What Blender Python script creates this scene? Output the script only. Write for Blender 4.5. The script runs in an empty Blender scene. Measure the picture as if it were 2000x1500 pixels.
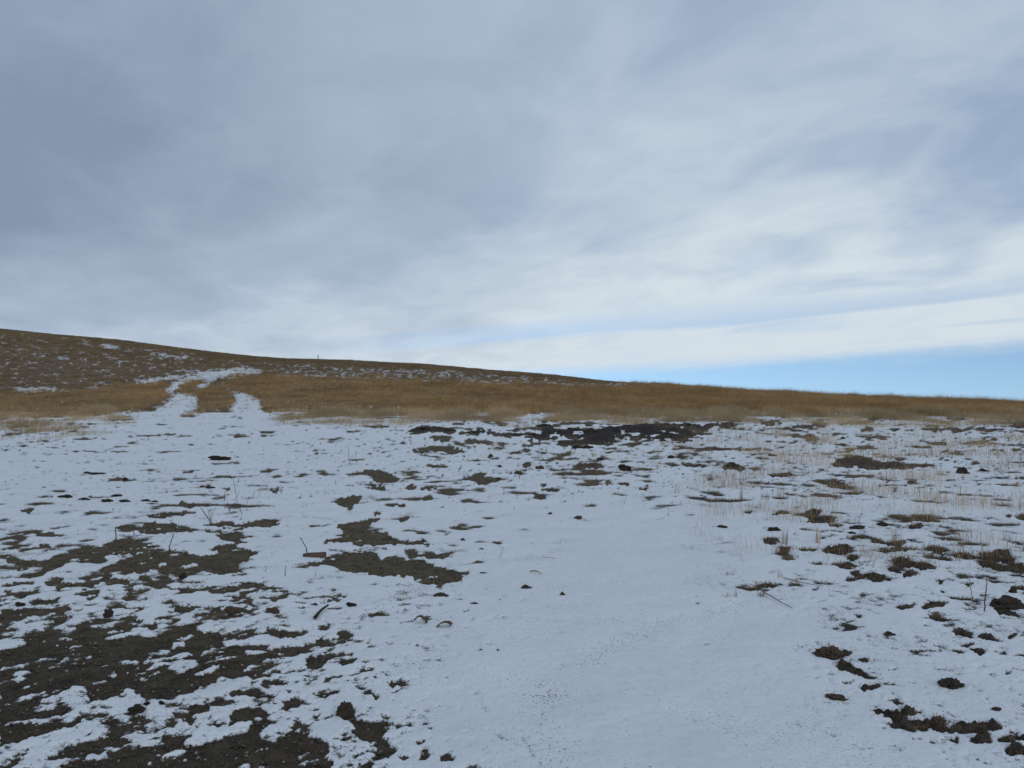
import bpy, bmesh, math, random
import numpy as np
from mathutils import Vector, Matrix

random.seed(7)
RNG = np.random.default_rng(11)
SC = bpy.context.scene
COL = SC.collection
R = math.radians

# ------------------------------------------------------------------ camera
EYE = 1.6
FPX = 1570.0                      # focal length in pixels of the 2000 px wide photograph
PITCH = math.atan(50 / FPX)
cam = bpy.data.cameras.new("camera")
cam.sensor_width = 36.0
cam.lens = 36.0 * FPX / 2000.0
cam.clip_start = 0.1
cam.clip_end = 5000
camo = bpy.data.objects.new("camera", cam)
COL.objects.link(camo)
camo.location = (0, 0, EYE)
camo.rotation_euler = (math.pi / 2 + PITCH, 0, 0)
SC.camera = camo

# ------------------------------------------------------------------ sky
SUN_AZ, SUN_EL = R(148), R(22)    # azimuth from straight ahead, clockwise: behind the right shoulder
world = bpy.data.worlds.new("World")
SC.world = world
world.use_nodes = True


def build_sky():
    nt = world.node_tree
    nt.nodes.clear()
    N, L = nt.nodes, nt.links

    def node(t, **k):
        n = N.new(t)
        for a, b in k.items():
            setattr(n, a, b)
        return n

    def m(op, a, b=None, c=None, clamp=False):
        n = node("ShaderNodeMath", operation=op, use_clamp=clamp)
        for i, v in enumerate((a, b, c)):
            if v is None:
                continue
            if isinstance(v, (int, float)):
                n.inputs[i].default_value = v
            else:
                L.new(v, n.inputs[i])
        return n.outputs[0]

    def smooth(v, a, b):
        n = node("ShaderNodeMapRange", interpolation_type='SMOOTHSTEP')
        n.inputs[1].default_value = a
        n.inputs[2].default_value = b
        L.new(v, n.inputs[0])
        return n.outputs[0]

    tc = node("ShaderNodeTexCoord")
    sep = node("ShaderNodeSeparateXYZ")
    L.new(tc.outputs["Generated"], sep.inputs[0])
    X, Y, Z = sep.outputs
    zz = m("MAXIMUM", Z, 0.0)
    inv = m("DIVIDE", 1.0, m("ADD", zz, 0.16))
    comb = node("ShaderNodeCombineXYZ")
    L.new(m("MULTIPLY", X, inv), comb.inputs[0])
    L.new(m("MULTIPLY", Y, inv), comb.inputs[1])
    cp = comb.outputs[0]                                   # position on the cloud deck

    def noise(vec, scale, detail, rough, loc=(0, 0, 0), rot=0.0, sc=(1, 1, 1), dist=0.0):
        mp = node("ShaderNodeMapping", vector_type='TEXTURE')
        mp.inputs["Location"].default_value = loc
        mp.inputs["Rotation"].default_value = (0, 0, rot)
        mp.inputs["Scale"].default_value = sc
        L.new(vec, mp.inputs[0])
        n = node("ShaderNodeTexNoise")
        n.inputs["Scale"].default_value = scale
        n.inputs["Detail"].default_value = detail
        n.inputs["Roughness"].default_value = rough
        n.inputs["Distortion"].default_value = dist
        L.new(mp.outputs[0], n.inputs["Vector"])
        return n.outputs[0]

    nb = noise(cp, 1.0, 3, 0.5, (3.1, 1.7, 0), R(122), (1.25, 1.0, 1), 0.4)
    nm = noise(cp, 2.3, 5, 0.52, (0.9, 5.2, 0), R(118), (1.3, 0.95, 1), 0.5)
    nf = noise(cp, 6.5, 6, 0.60, (7.7, 2.2, 0), R(120), (1.25, 0.95, 1), 0.4)
    flat = node("ShaderNodeCombineXYZ")                    # long low bands near the horizon
    L.new(m("MULTIPLY", X, 1.6), flat.inputs[0])
    L.new(m("MULTIPLY", Y, 1.6), flat.inputs[1])
    L.new(m("ADD", m("MULTIPLY", Z, 34.0), m("MULTIPLY", X, -2.6)), flat.inputs[2])
    ns = noise(flat.outputs[0], 1.25, 4, 0.5, (2.2, 0.3, 0.8))

    def lobe(az, el, k):
        d = (math.sin(az) * math.cos(el), math.cos(az) * math.cos(el), math.sin(el))
        n = node("ShaderNodeVectorMath", operation='DOT_PRODUCT')
        L.new(tc.outputs["Generated"], n.inputs[0])
        n.inputs[1].default_value = d
        return m("POWER", m("MAXIMUM", n.outputs["Value"], 0.0), k)

    bright = lobe(R(19), R(9), 15)
    dark = lobe(R(-34), R(19), 20)
    # whiteness of the cloud: light low in front, grey overhead and to the left
    w = m("ADD", 0.345, m("MULTIPLY", bright, 0.41))
    w = m("ADD", w, m("MULTIPLY", smooth(Z, 0.29, 0.03), 0.45))
    w = m("SUBTRACT", w, m("MULTIPLY", dark, 0.33))
    w = m("ADD", w, m("MULTIPLY", m("SUBTRACT", nb, 0.5), 0.50))
    w = m("ADD", w, m("MULTIPLY", m("SUBTRACT", nm, 0.5), 0.62))
    w = m("ADD", w, m("MULTIPLY", m("SUBTRACT", nf, 0.5), 0.20), clamp=True)
    ramp = node("ShaderNodeValToRGB")
    cr = ramp.color_ramp
    cr.elements[0].position = 0.0
    cr.elements[0].color = (0.235, 0.310, 0.415, 1)
    cr.elements[1].position = 1.0
    cr.elements[1].color = (0.655, 0.735, 0.800, 1)
    e = cr.elements.new(0.5)
    e.color = (0.387, 0.480, 0.608, 1)
    L.new(w, ramp.inputs[0])

    # openings with blue sky: a long one above the right hand horizon, thin veils elsewhere
    side = m("ADD", m("MULTIPLY", X, 0.050), 0.048)
    gapn = m("ADD", m("MULTIPLY", m("SUBTRACT", ns, 0.5), 0.020), m("MULTIPLY", m("SUBTRACT", nf, 0.5), 0.012))
    low = smooth(m("SUBTRACT", m("ADD", side, gapn), Z), -0.010, 0.020)
    low = m("MULTIPLY", low, smooth(X, -0.30, 0.06))
    veil = m("MULTIPLY", smooth(m("SUBTRACT", m("ADD", side, 0.062), Z), -0.02, 0.03), smooth(ns, 0.47, 0.62))
    veil = m("MULTIPLY", m("MULTIPLY", veil, smooth(X, -0.30, 0.10)), 0.55)
    thin = m("MULTIPLY", smooth(m("ADD", m("MULTIPLY", nm, 0.6), m("MULTIPLY", nb, 0.4)), 0.54, 0.34),
             m("MULTIPLY", smooth(X, -0.10, 0.40), 0.30))
    gap = m("MAXIMUM", m("MAXIMUM", low, thin), veil)

    sky = node("ShaderNodeTexSky", sky_type='NISHITA')
    sky.sun_disc = False
    sky.sun_elevation = SUN_EL
    sky.sun_rotation = SUN_AZ
    sky.air_density = 1.0
    sky.dust_density = 0.3
    sky.ozone_density = 3.0
    up = node("ShaderNodeVectorMath", operation='ADD')          # clear winter air: the deep blue reaches low
    L.new(tc.outputs["Generated"], up.inputs[0])
    up.inputs[1].default_value = (0, 0, 0.13)
    nrm = node("ShaderNodeVectorMath", operation='NORMALIZE')
    L.new(up.outputs[0], nrm.inputs[0])
    L.new(nrm.outputs[0], sky.inputs[0])
    bg1 = node("ShaderNodeBackground")
    L.new(sky.outputs[0], bg1.inputs[0])
    bg1.inputs[1].default_value = 0.15
    bg2 = node("ShaderNodeBackground")
    L.new(ramp.outputs[0], bg2.inputs[0])
    bg2.inputs[1].default_value = 1.0
    mix = node("ShaderNodeMixShader")
    L.new(gap, mix.inputs[0])
    L.new(bg2.outputs[0], mix.inputs[1])
    L.new(bg1.outputs[0], mix.inputs[2])
    out = node("ShaderNodeOutputWorld")
    L.new(mix.outputs[0], out.inputs[0])


build_sky()

sun = bpy.data.lights.new("sun", 'SUN')
sun.energy = 0.5
sun.angle = R(14)
sun.color = (1.0, 0.96, 0.90)
suno = bpy.data.objects.new("sun", sun)
COL.objects.link(suno)
sd = Vector((math.sin(SUN_AZ) * math.cos(SUN_EL), math.cos(SUN_AZ) * math.cos(SUN_EL), math.sin(SUN_EL)))
suno.rotation_euler = sd.to_track_quat('Z', 'Y').to_euler()
suno.location = (0, 0, 60)

SC.view_settings.view_transform = 'Standard'
SC.view_settings.look = 'None'
SC.view_settings.gamma = 1.0
SC.view_settings.use_curve_mapping = False
SC.view_settings.exposure = 0.0
SC.cycles.max_bounces = 5
SC.cycles.diffuse_bounces = 3

# ------------------------------------------------------------------ helpers
_PERM = np.random.default_rng(3).permutation(4096)
_GA = np.random.default_rng(5).uniform(0, 2 * math.pi, 4096)
_GX, _GY = np.cos(_GA), np.sin(_GA)


def perlin(x, y, seed=0):
    xi = np.floor(x).astype(np.int64)
    yi = np.floor(y).astype(np.int64)
    fx, fy = x - xi, y - yi
    sx = fx * fx * fx * (fx * (fx * 6 - 15) + 10)
    sy = fy * fy * fy * (fy * (fy * 6 - 15) + 10)

    def g(ix, iy, dx, dy):
        h = _PERM[(_PERM[(ix + seed * 57) & 4095] + iy) & 4095]
        return _GX[h] * dx + _GY[h] * dy
    a = g(xi, yi, fx, fy)
    b = g(xi + 1, yi, fx - 1, fy)
    c = g(xi, yi + 1, fx, fy - 1)
    d = g(xi + 1, yi + 1, fx - 1, fy - 1)
    return ((a + (b - a) * sx) * (1 - sy) + (c + (d - c) * sx) * sy) * 1.55


def sstep(v, a, b):
    t = np.clip((v - a) / (b - a), 0, 1)
    return t * t * (3 - 2 * t)


def mesh_obj(name, verts, faces, mat=None, parent=None, smooth=False, link=True):
    me = bpy.data.meshes.new(name)
    me.from_pydata([tuple(v) for v in verts], [], faces)
    if smooth:
        me.polygons.foreach_set('use_smooth', [True] * len(me.polygons))
    if mat:
        me.materials.append(mat)
    o = bpy.data.objects.new(name, me)
    if link:
        COL.objects.link(o)
    o.parent = parent
    return o


def tag(o, label=None, cat=None, group=None, kind=None):
    if label:
        o["label"] = label
    if cat:
        o["category"] = cat
    if group:
        o["group"] = group
    if kind:
        o["kind"] = kind
    return o


# ------------------------------------------------------------------ terrain
SKX = [-900, -400, 0, 120, 245, 350, 490, 560, 700, 825, 1000, 1090, 1180, 1230, 1300, 1475, 1650, 1825, 2000, 2400, 3200]
SKY = [600, 618, 643, 655, 666.5, 681, 697, 702, 706, 712.5, 727, 735, 744, 748.5, 754, 766, 776, 784, 791, 799, 803]
YCX = [-900, 0, 300, 600, 1000, 1300, 1500, 2000, 3000]
YCV = [430, 380, 300, 220, 165, 125, 100, 76, 70]
Y1 = 44.0
_z1 = 0.03 * Y1
E1 = (_z1 - EYE) / Y1


def terrain(x, y):
    x = np.asarray(x, float)
    y = np.asarray(y, float)
    yy = np.maximum(y, 2.0)
    px = 1000 + FPX * x / yy
    es = (800 - np.interp(px, SKX, SKY)) / FPX
    yc = np.interp(px, YCX, YCV)
    near = 0.03 * y
    t = np.log(np.maximum(yy, Y1) / Y1) / np.log(yc / Y1)
    ee = E1 + (es - E1) * np.sin(np.clip(t, 0, 1) * math.pi / 2)
    over = np.maximum(yy / yc - 1, 0)
    ee = ee - 0.09 * over ** 2 / (0.5 + over)
    far = EYE + ee * yy
    z = np.where(y < Y1, near, far)
    z = z + 0.05 * perlin(x / 6.0, y / 6.0, 1) * sstep(y, 3, 12) + 0.012 * perlin(x / 1.1, y / 1.1, 2)
    z = z + 0.18 * perlin(x / 26.0, y / 26.0, 4) * sstep(y, 46, 90)
    return z


CP, SP = math.cos(PITCH), math.sin(PITCH)


def project(x, y, z):
    dz = z - EYE
    dep = y * CP + dz * SP
    dep = np.maximum(dep, 0.05)
    return 1000 + FPX * x / dep, 750 - FPX * (dz * CP - y * SP) / dep


_YS = np.concatenate([np.arange(1.2, 12, 0.01), np.arange(12, 60, 0.03), np.arange(60, 420, 0.2)])


def ground_at(px, py):
    """first point of the terrain met by the sight line through (px, py)"""
    a = (px - 1000) / FPX
    b = (750 - py) / FPX
    fy, fz = CP - b * SP, SP + b * CP
    t = _YS / fy
    x = a * t
    z = EYE + t * fz
    h = terrain(x, _YS)
    k = np.argmax(h >= z)
    return float(x[k]), float(_YS[k]), float(h[k])


# ------------------------------------------------------------------ survey of the bare patches
ZS = 700 / 2000.0
G = {1: (0, 600), 2: (650, 650), 3: (1300, 700), 4: (0, 850), 5: (0, 1150), 6: (600, 850), 7: (600, 1150),
     8: (1300, 900), 9: (1300, 1150)}
SOIL = {4: [
    [(830, 455), (900, 440), (1000, 435), (1080, 430), (1110, 440), (1060, 446), (980, 450), (920, 460)],
    [(640, 515), (700, 508), (780, 515), (850, 492), (900, 505), (960, 490), (1020, 510), (1110, 530), (1000, 540), (900, 550), (790, 545), (760, 528), (700, 520)],
    [(1110, 505), (1180, 490), (1320, 495), (1420, 478), (1530, 482), (1555, 500), (1480, 515), (1380, 510), (1250, 512), (1160, 515)],
    [(1140, 535), (1230, 540), (1300, 530), (1390, 520), (1340, 545), (1280, 555), (1360, 565), (1440, 570), (1380, 575), (1310, 580), (1380, 605), (1330, 610), (1270, 595), (1230, 575), (1180, 555)],
    [(450, 635), (560, 615), (650, 580), (740, 590), (770, 605), (880, 620), (900, 630), (800, 625), (700, 640), (640, 630), (560, 645), (480, 650)],
    [(700, 655), (800, 640), (900, 650), (960, 640), (1040, 655), (1040, 670), (1180, 645), (1230, 620), (1310, 615), (1440, 655), (1410, 685), (1330, 705), (1330, 735), (1370, 775), (1300, 785), (1200, 775), (1130, 755), (1000, 775), (930, 770), (870, 740), (800, 770), (680, 765), (560, 770), (640, 710), (760, 690), (720, 665)],
    [(260, 710), (350, 670), (470, 660), (600, 670), (580, 690), (450, 690), (350, 720), (280, 725)],
    [(420, 805), (480, 785), (540, 775), (610, 775), (600, 800), (520, 800), (450, 810)],
    [(290, 860), (370, 830), (480, 820), (560, 815), (570, 830), (520, 850), (400, 850)],
    [(570, 800), (640, 805), (740, 825), (770, 835), (730, 870), (690, 850), (600, 845)],
    [(50, 690), (120, 700), (200, 700), (220, 715), (130, 718), (70, 722)],
    [(95, 790), (160, 780), (230, 770), (240, 790), (200, 805), (120, 805)],
    [(250, 820), (330, 798), (370, 800), (340, 835), (280, 845)],
    [(0, 840), (100, 830), (190, 825), (200, 835), (100, 845), (30, 850)],
    [(20, 880), (100, 885), (180, 875), (220, 890), (130, 905), (40, 895)],
    [(440, 885), (500, 865), (580, 860), (560, 890), (530, 920), (490, 915)],
    [(780, 790), (830, 800), (860, 830), (900, 850), (990, 850), (1060, 855), (1180, 850), (1330, 825), (1400, 815), (1480, 835), (1600, 870), (1610, 880), (1500, 870), (1350, 880), (1150, 880), (1000, 865), (880, 865), (810, 835)],
    [(170, 930), (240, 925), (330, 915), (355, 935), (310, 955), (240, 945)],
    [(580, 955), (650, 960), (760, 965), (810, 970), (740, 985), (640, 975)],
    [(960, 940), (1000, 965), (1060, 970), (1130, 960), (1080, 985), (1010, 990), (970, 965)],
    [(1250, 900), (1330, 900), (1420, 895), (1380, 915), (1300, 912)],
    [(1260, 950), (1340, 940), (1390, 920), (1410, 950), (1350, 960)],
    [(1440, 900), (1500, 905), (1570, 895), (1630, 880), (1600, 910), (1520, 930)],
    [(190, 545), (230, 552), (310, 543), (300, 556), (220, 558)],
    [(230, 612), (280, 610), (290, 618), (250, 626)],
    [(100, 425), (150, 415), (195, 412), (180, 428), (120, 432)],
    [(1510, 312), (1590, 306), (1550, 325)], [(1010, 375), (1090, 385), (1070, 412), (1020, 405)],
    [(1230, 300), (1290, 298), (1280, 308)],
], 5: [
    [(0, 120), (100, 125), (160, 110), (300, 115), (380, 95), (395, 105), (370, 130), (290, 150), (400, 155), (330, 175), (200, 165), (140, 185), (0, 195)],
    [(410, 205), (480, 190), (600, 185), (700, 165), (770, 155), (770, 180), (730, 190), (740, 215), (830, 200), (870, 195), (880, 215), (830, 240), (780, 265), (830, 285), (990, 235), (1030, 205), (1100, 210), (1060, 240), (1150, 245), (1300, 262), (1290, 280), (1240, 300), (1260, 330), (1400, 320), (1500, 320), (1560, 345), (1560, 385), (1640, 380), (1640, 410), (1500, 430), (1430, 480), (1320, 495), (1250, 500), (1140, 545), (1020, 590), (910, 625), (830, 610), (740, 570), (690, 565), (650, 600), (540, 635), (500, 600), (460, 570), (400, 560), (300, 600), (200, 660), (180, 690), (0, 690), (0, 375), (60, 345), (130, 325), (230, 320), (270, 345), (370, 300), (430, 295), (470, 265), (420, 240)],
    [(200, 260), (300, 235), (350, 230), (330, 285), (250, 290)],
    [(1410, 255), (1500, 225), (1560, 240), (1640, 240), (1740, 235), (1680, 265), (1670, 300), (1600, 275), (1500, 260)],
    [(1690, 320), (1780, 290), (1880, 280), (1890, 240), (1930, 235), (1990, 270), (1970, 310), (1900, 330), (1740, 335)],
    [(1550, 350), (1640, 320), (1690, 330), (1830, 325), (1860, 345), (1700, 370), (1600, 380)],
    [(1700, 425), (1800, 375), (1930, 370), (1990, 390), (1900, 400), (1800, 430), (1720, 455)],
    [(1800, 535), (1860, 490), (2000, 480), (2060, 490), (1950, 510), (1850, 540)],
    [(1050, 640), (1180, 620), (1300, 630), (1270, 660), (1160, 670), (1060, 695)],
    [(1260, 570), (1360, 575), (1430, 560), (1480, 590), (1590, 600), (1480, 605), (1370, 600), (1280, 610)],
    [(1730, 595), (1800, 575), (1890, 570), (1880, 600), (1850, 640), (1800, 615)],
    [(0, 690), (200, 690), (380, 650), (390, 690), (300, 720), (150, 730), (0, 745)],
    [(0, 780), (150, 755), (280, 745), (320, 725), (480, 720), (440, 760), (360, 780), (290, 815), (220, 840), (120, 865), (0, 880)],
    [(210, 970), (330, 920), (500, 850), (540, 850), (580, 840), (690, 840), (760, 860), (800, 880), (920, 895), (1000, 880), (1080, 885), (1180, 860), (1220, 840), (1290, 800), (1220, 810), (1280, 760), (1290, 710), (1370, 670), (1480, 670), (1500, 700), (1560, 690), (1580, 640), (1660, 620), (1700, 640), (1660, 700), (1600, 690), (1510, 745), (1460, 800), (1440, 850), (1540, 865), (1600, 800), (1660, 760), (1730, 770), (1740, 810), (1680, 840), (1780, 850), (1830, 870), (1840, 960), (1850, 1000), (1850, 1400), (140, 1400), (350, 1000), (430, 960), (560, 905), (500, 930), (280, 965)],
    [(930, 850), (960, 830), (1080, 815), (1070, 845), (1000, 880), (950, 870)],
    [(1140, 770), (1200, 750), (1280, 760), (1230, 785)],
    [(1730, 720), (1870, 710), (1860, 725), (1760, 740)],
    [(0, 985), (60, 970), (100, 980), (30, 1000), (0, 1000)],
    [(1020, 740), (1080, 725), (1100, 745), (1050, 765)],
    [(590, 790), (640, 770), (690, 790), (670, 830), (600, 830)],
    [(640, 105), (700, 110), (800, 100), (770, 120), (680, 125)], [(860, 180), (920, 160), (1010, 150), (990, 180), (900, 178)],
    [(960, 80), (1000, 105), (1060, 115), (1120, 105), (1070, 130), (1000, 120)],
    [(430, 15), (500, 10), (570, 5), (550, 35), (500, 60)],
], 6: [
    [(310, 205), (340, 195), (420, 195), (450, 215), (470, 235), (520, 245), (480, 260), (400, 265), (365, 255), (370, 225), (320, 215)],
    [(140, 375), (170, 352), (230, 342), (300, 345), (310, 360), (270, 375), (250, 400), (260, 420), (230, 410), (190, 395), (150, 388)],
    [(150, 520), (200, 495), (300, 480), (420, 460), (400, 490), (330, 515), (330, 540), (380, 550), (450, 550), (490, 580), (540, 605), (640, 590), (700, 610), (690, 625), (600, 610), (480, 612), (400, 615), (280, 612), (160, 600), (90, 605), (150, 570), (200, 545), (210, 520)],
    [(0, 710), (90, 700), (170, 670), (270, 655), (370, 650), (390, 670), (400, 690), (490, 675), (540, 690), (620, 700), (700, 735), (760, 745), (820, 755), (900, 755), (940, 750), (890, 775), (860, 800), (850, 820), (770, 835), (740, 865), (700, 830), (640, 840), (590, 820), (600, 795), (510, 790), (420, 795), (370, 770), (250, 770), (150, 740), (70, 725)],
    [(530, 645), (590, 645), (640, 665), (680, 650), (740, 665), (810, 680), (770, 690), (680, 690), (590, 685)],
    [(590, 90), (680, 70), (720, 60), (790, 75), (870, 80), (900, 95), (780, 95), (700, 92)],
    [(660, 15), (740, 10), (820, 20), (760, 26)], [(880, 30), (950, 26), (1020, 35), (960, 44)],
    [(860, 250), (920, 245), (930, 215), (975, 215), (980, 240), (1060, 245), (1010, 265), (940, 275), (960, 258)],
    [(540, 290), (580, 280), (610, 290), (580, 299)], [(630, 293), (690, 293), (700, 306), (650, 307)],
    [(320, 292), (370, 278), (430, 285), (450, 292), (380, 299)],
    [(640, 350), (680, 338), (710, 350), (680, 359)], [(430, 385), (480, 377), (560, 395), (480, 402)],
    [(340, 447), (380, 430), (425, 440)],
    [(510, 468), (560, 470), (580, 482), (530, 484)], [(460, 827), (520, 830), (570, 843), (500, 842)],
    [(240, 635), (330, 630), (440, 625), (430, 635), (320, 643)],
    [(1190, 85), (1260, 80), (1260, 92)], [(650, 170), (720, 165), (800, 172), (720, 178)],
], 7: [
    [(20, 590), (110, 565), (190, 580), (140, 620), (70, 610)], [(0, 660), (60, 665), (70, 680), (0, 685)],
    [(80, 540), (130, 490), (230, 490), (330, 455), (400, 460), (400, 490), (330, 505), (230, 505), (150, 525)],
    [(430, 483), (510, 483), (450, 499)], [(460, 530), (540, 515), (520, 540), (480, 555)],
    [(260, 555), (380, 560), (330, 575), (400, 610), (400, 630), (330, 590)],
    [(180, 680), (220, 650), (260, 670), (250, 720), (330, 740), (440, 750), (440, 790), (420, 830), (470, 880), (510, 910), (450, 940), (380, 900), (360, 870), (300, 850), (250, 810), (260, 770), (190, 730)],
    [(480, 870), (530, 865), (520, 885)], [(590, 860), (640, 860), (630, 890)],
    [(620, 940), (660, 895), (700, 915), (690, 940), (640, 965)],
    [(750, 940), (770, 925), (850, 970), (940, 990), (1080, 1130), (780, 1130), (755, 975)],
    [(270, 935), (330, 920), (320, 940)], [(300, 980), (340, 970), (360, 1000), (350, 1060), (300, 1060)],
    [(510, 945), (550, 950), (540, 965)],
    [(0, 385), (90, 375), (170, 360), (240, 365), (240, 385), (350, 400), (330, 415), (250, 430), (150, 435), (100, 410), (40, 440), (0, 455)],
    [(10, 725), (60, 710), (150, 715), (150, 730), (60, 735)],
    [(60, 215), (130, 207), (120, 222), (70, 228)], [(320, 295), (350, 292), (340, 308)],
]}
DARK = {3: [   # matted dark turf on the right
    [(930, 585), (980, 555), (1060, 552), (1130, 565), (1220, 580), (1300, 585), (1360, 600), (1410, 618), (1330, 615), (1230, 620), (1140, 612), (1060, 600), (990, 598)],
    [(820, 685), (900, 680), (960, 682), (1000, 700), (930, 708), (870, 698)],
    [(580, 655), (640, 650), (700, 640), (720, 655), (660, 665), (600, 663)],
    [(80, 590), (160, 590), (260, 600), (180, 612), (120, 605)], [(300, 608), (370, 600), (450, 615), (380, 625)],
    [(490, 365), (570, 360), (650, 362), (590, 372)], [(800, 358), (860, 355), (900, 362), (840, 367)],
    [(1060, 400), (1130, 395), (1180, 402), (1110, 408)], [(1470, 475), (1560, 470), (1570, 485)],
    [(1340, 690), (1410, 685), (1390, 695)],
    [(1590, 525), (1640, 520), (1640, 532)], [(940, 475), (990, 473), (1010, 483), (970, 488)],
], 6: [
    [(1480, 180), (1530, 155), (1610, 155), (1640, 175), (1580, 190), (1510, 195)],
    [(1190, 155), (1230, 145), (1260, 165), (1210, 172)], [(1280, 280), (1330, 272), (1350, 286)], [(1310, 305), (1400, 303), (1380, 315)],
    [(1270, 345), (1310, 335), (1345, 347), (1300, 353)], [(1670, 265), (1700, 258), (1690, 272)], [(1740, 270), (1830, 272), (1770, 280)],
    [(1820, 296), (1900, 292), (1910, 306)],
], 8: [
    [(540, 450), (600, 432), (640, 445), (620, 470), (560, 470)], [(620, 495), (680, 485), (700, 505), (650, 520)],
    [(780, 335), (860, 315), (950, 320), (940, 335), (850, 345)], [(770, 290), (830, 278), (890, 285), (850, 302)],
    [(880, 350), (960, 345), (1000, 365), (930, 365)], [(870, 500), (950, 475), (1000, 470), (1040, 495), (1060, 520), (980, 525), (910, 515)],
    [(1010, 540), (1060, 532), (1085, 548), (1040, 555)], [(1220, 470), (1270, 455), (1330, 460), (1320, 475)],
    [(1200, 495), (1300, 485), (1390, 500), (1330, 510), (1260, 505)],
    [(1250, 555), (1320, 550), (1390, 580), (1470, 575), (1500, 590), (1440, 610), (1350, 595)],
    [(920, 580), (1000, 575), (1080, 590), (1140, 608), (1040, 605)], [(1110, 650), (1160, 632), (1210, 645), (1250, 672), (1170, 675)],
    [(1000, 618), (1080, 615), (1100, 630), (1040, 635)], [(1000, 662), (1080, 650), (1100, 655), (1030, 668)],
    [(1310, 640), (1380, 618), (1400, 630), (1330, 660)], [(1230, 610), (1290, 605), (1320, 620), (1260, 622)],
    [(1740, 525), (1800, 515), (1900, 505), (1930, 525), (1870, 540), (1790, 545)], [(1820, 555), (1900, 545), (1980, 560), (1900, 572)],
    [(1920, 590), (2000, 590), (1990, 612)], [(1750, 575), (1800, 575), (1790, 595)],
    [(1420, 815), (1500, 800), (1600, 795), (1540, 815), (1490, 830)], [(1300, 820), (1400, 808), (1400, 818), (1320, 835)],
    [(1820, 820), (1880, 830), (1990, 865), (2000, 880), (1900, 872)],
    [(1885, 310), (1930, 303), (1930, 320), (1890, 322)], [(1950, 305), (2000, 298), (2000, 320)],
    [(800, 575), (880, 575), (850, 592)], [(1340, 370), (1420, 360), (1430, 370), (1370, 380)],
    [(430, 288), (480, 285), (470, 298)], [(590, 290), (640, 285), (690, 300), (640, 298)], [(740, 495), (830, 485), (850, 492), (780, 503)],
    [(1500, 665), (1580, 685), (1540, 683)], [(1520, 735), (1580, 730), (1570, 745)],
    [(1640, 690), (1710, 690), (1690, 700)],
], 9: [
    [(990, 355), (1050, 368), (1000, 373)], [(1055, 390), (1150, 410), (1100, 409)],
    [(950, 435), (970, 415), (1020, 430), (1060, 455), (1110, 485), (1190, 505), (1090, 502), (1040, 475), (980, 455)],
    [(1070, 560), (1130, 555), (1180, 540), (1200, 550), (1140, 572), (1100, 575)], [(1210, 530), (1270, 525), (1280, 540), (1220, 545)],
    [(1250, 460), (1300, 452), (1340, 462), (1290, 468)],
    [(1130, 675), (1200, 685), (1290, 690), (1330, 720), (1300, 738), (1250, 710), (1150, 695)],
    [(1310, 680), (1380, 680), (1430, 700), (1370, 712), (1330, 700)],
    [(1300, 765), (1350, 755), (1390, 800), (1370, 820), (1330, 795)], [(1390, 765), (1440, 745), (1480, 765), (1470, 790), (1410, 780)],
    [(1470, 735), (1540, 715), (1550, 730), (1490, 745)], [(1490, 770), (1540, 755), (1580, 790), (1530, 805)],
    [(1590, 795), (1620, 765), (1660, 760), (1690, 785), (1740, 760), (1830, 755), (1870, 795), (1800, 810), (1820, 860), (1800, 875), (1710, 860), (1700, 840), (1780, 835), (1750, 815), (1650, 805)],
    [(1860, 850), (1920, 830), (2000, 835), (2060, 860), (1900, 865)], [(1890, 910), (1940, 875), (2000, 900), (2060, 930), (1930, 935)],
    [(1590, 240), (1680, 250), (1725, 278), (1660, 270)], [(1740, 270), (1800, 255), (1830, 285), (1900, 285), (1790, 292)],
    [(1640, 315), (1720, 310), (1700, 328)], [(1700, 340), (1770, 350), (1790, 375), (1750, 375)], [(1830, 385), (1950, 398), (1860, 397)],
    [(1940, 380), (2000, 375), (2050, 400)], [(1890, 265), (1960, 255), (1940, 285)], [(1580, 850), (1650, 840), (1640, 855)],
    [(1870, 360), (1910, 355), (1900, 375)], [(1880, 460), (1930, 480), (1900, 485)],
]}
BLACK = {2: [
    [(410, 550), (470, 533), (560, 530), (640, 538), (690, 550), (640, 562), (560, 550), (500, 557), (440, 559)],
    [(700, 560), (760, 543), (850, 540), (930, 558), (1000, 568), (1060, 563), (1100, 570), (1180, 560), (1160, 530), (1200, 515), (1260, 515), (1230, 530), (1270, 550), (1360, 540), (1420, 535), (1500, 545), (1560, 530), (1640, 520), (1750, 515), (1900, 505), (2010, 510), (2010, 580), (1900, 565), (1850, 575), (1870, 600), (1740, 590), (1650, 585), (1600, 600), (1560, 620), (1470, 625), (1360, 630), (1250, 628), (1250, 615), (1370, 605), (1450, 595), (1380, 590), (1280, 590), (1180, 595), (1050, 599), (1090, 582), (960, 577), (900, 562), (780, 564)],
    [(960, 530), (1000, 532), (1060, 545), (1000, 545)],
    [(1360, 520), (1500, 518), (1520, 528), (1400, 530)],
], 3: [[(-30, 368), (80, 366), (200, 375), (280, 376), (390, 370), (415, 382), (330, 390), (200, 404), (60, 395), (-30, 400)],
       [(-30, 410), (60, 408), (130, 440), (210, 445), (180, 462), (60, 464), (-30, 472)]]}
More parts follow.
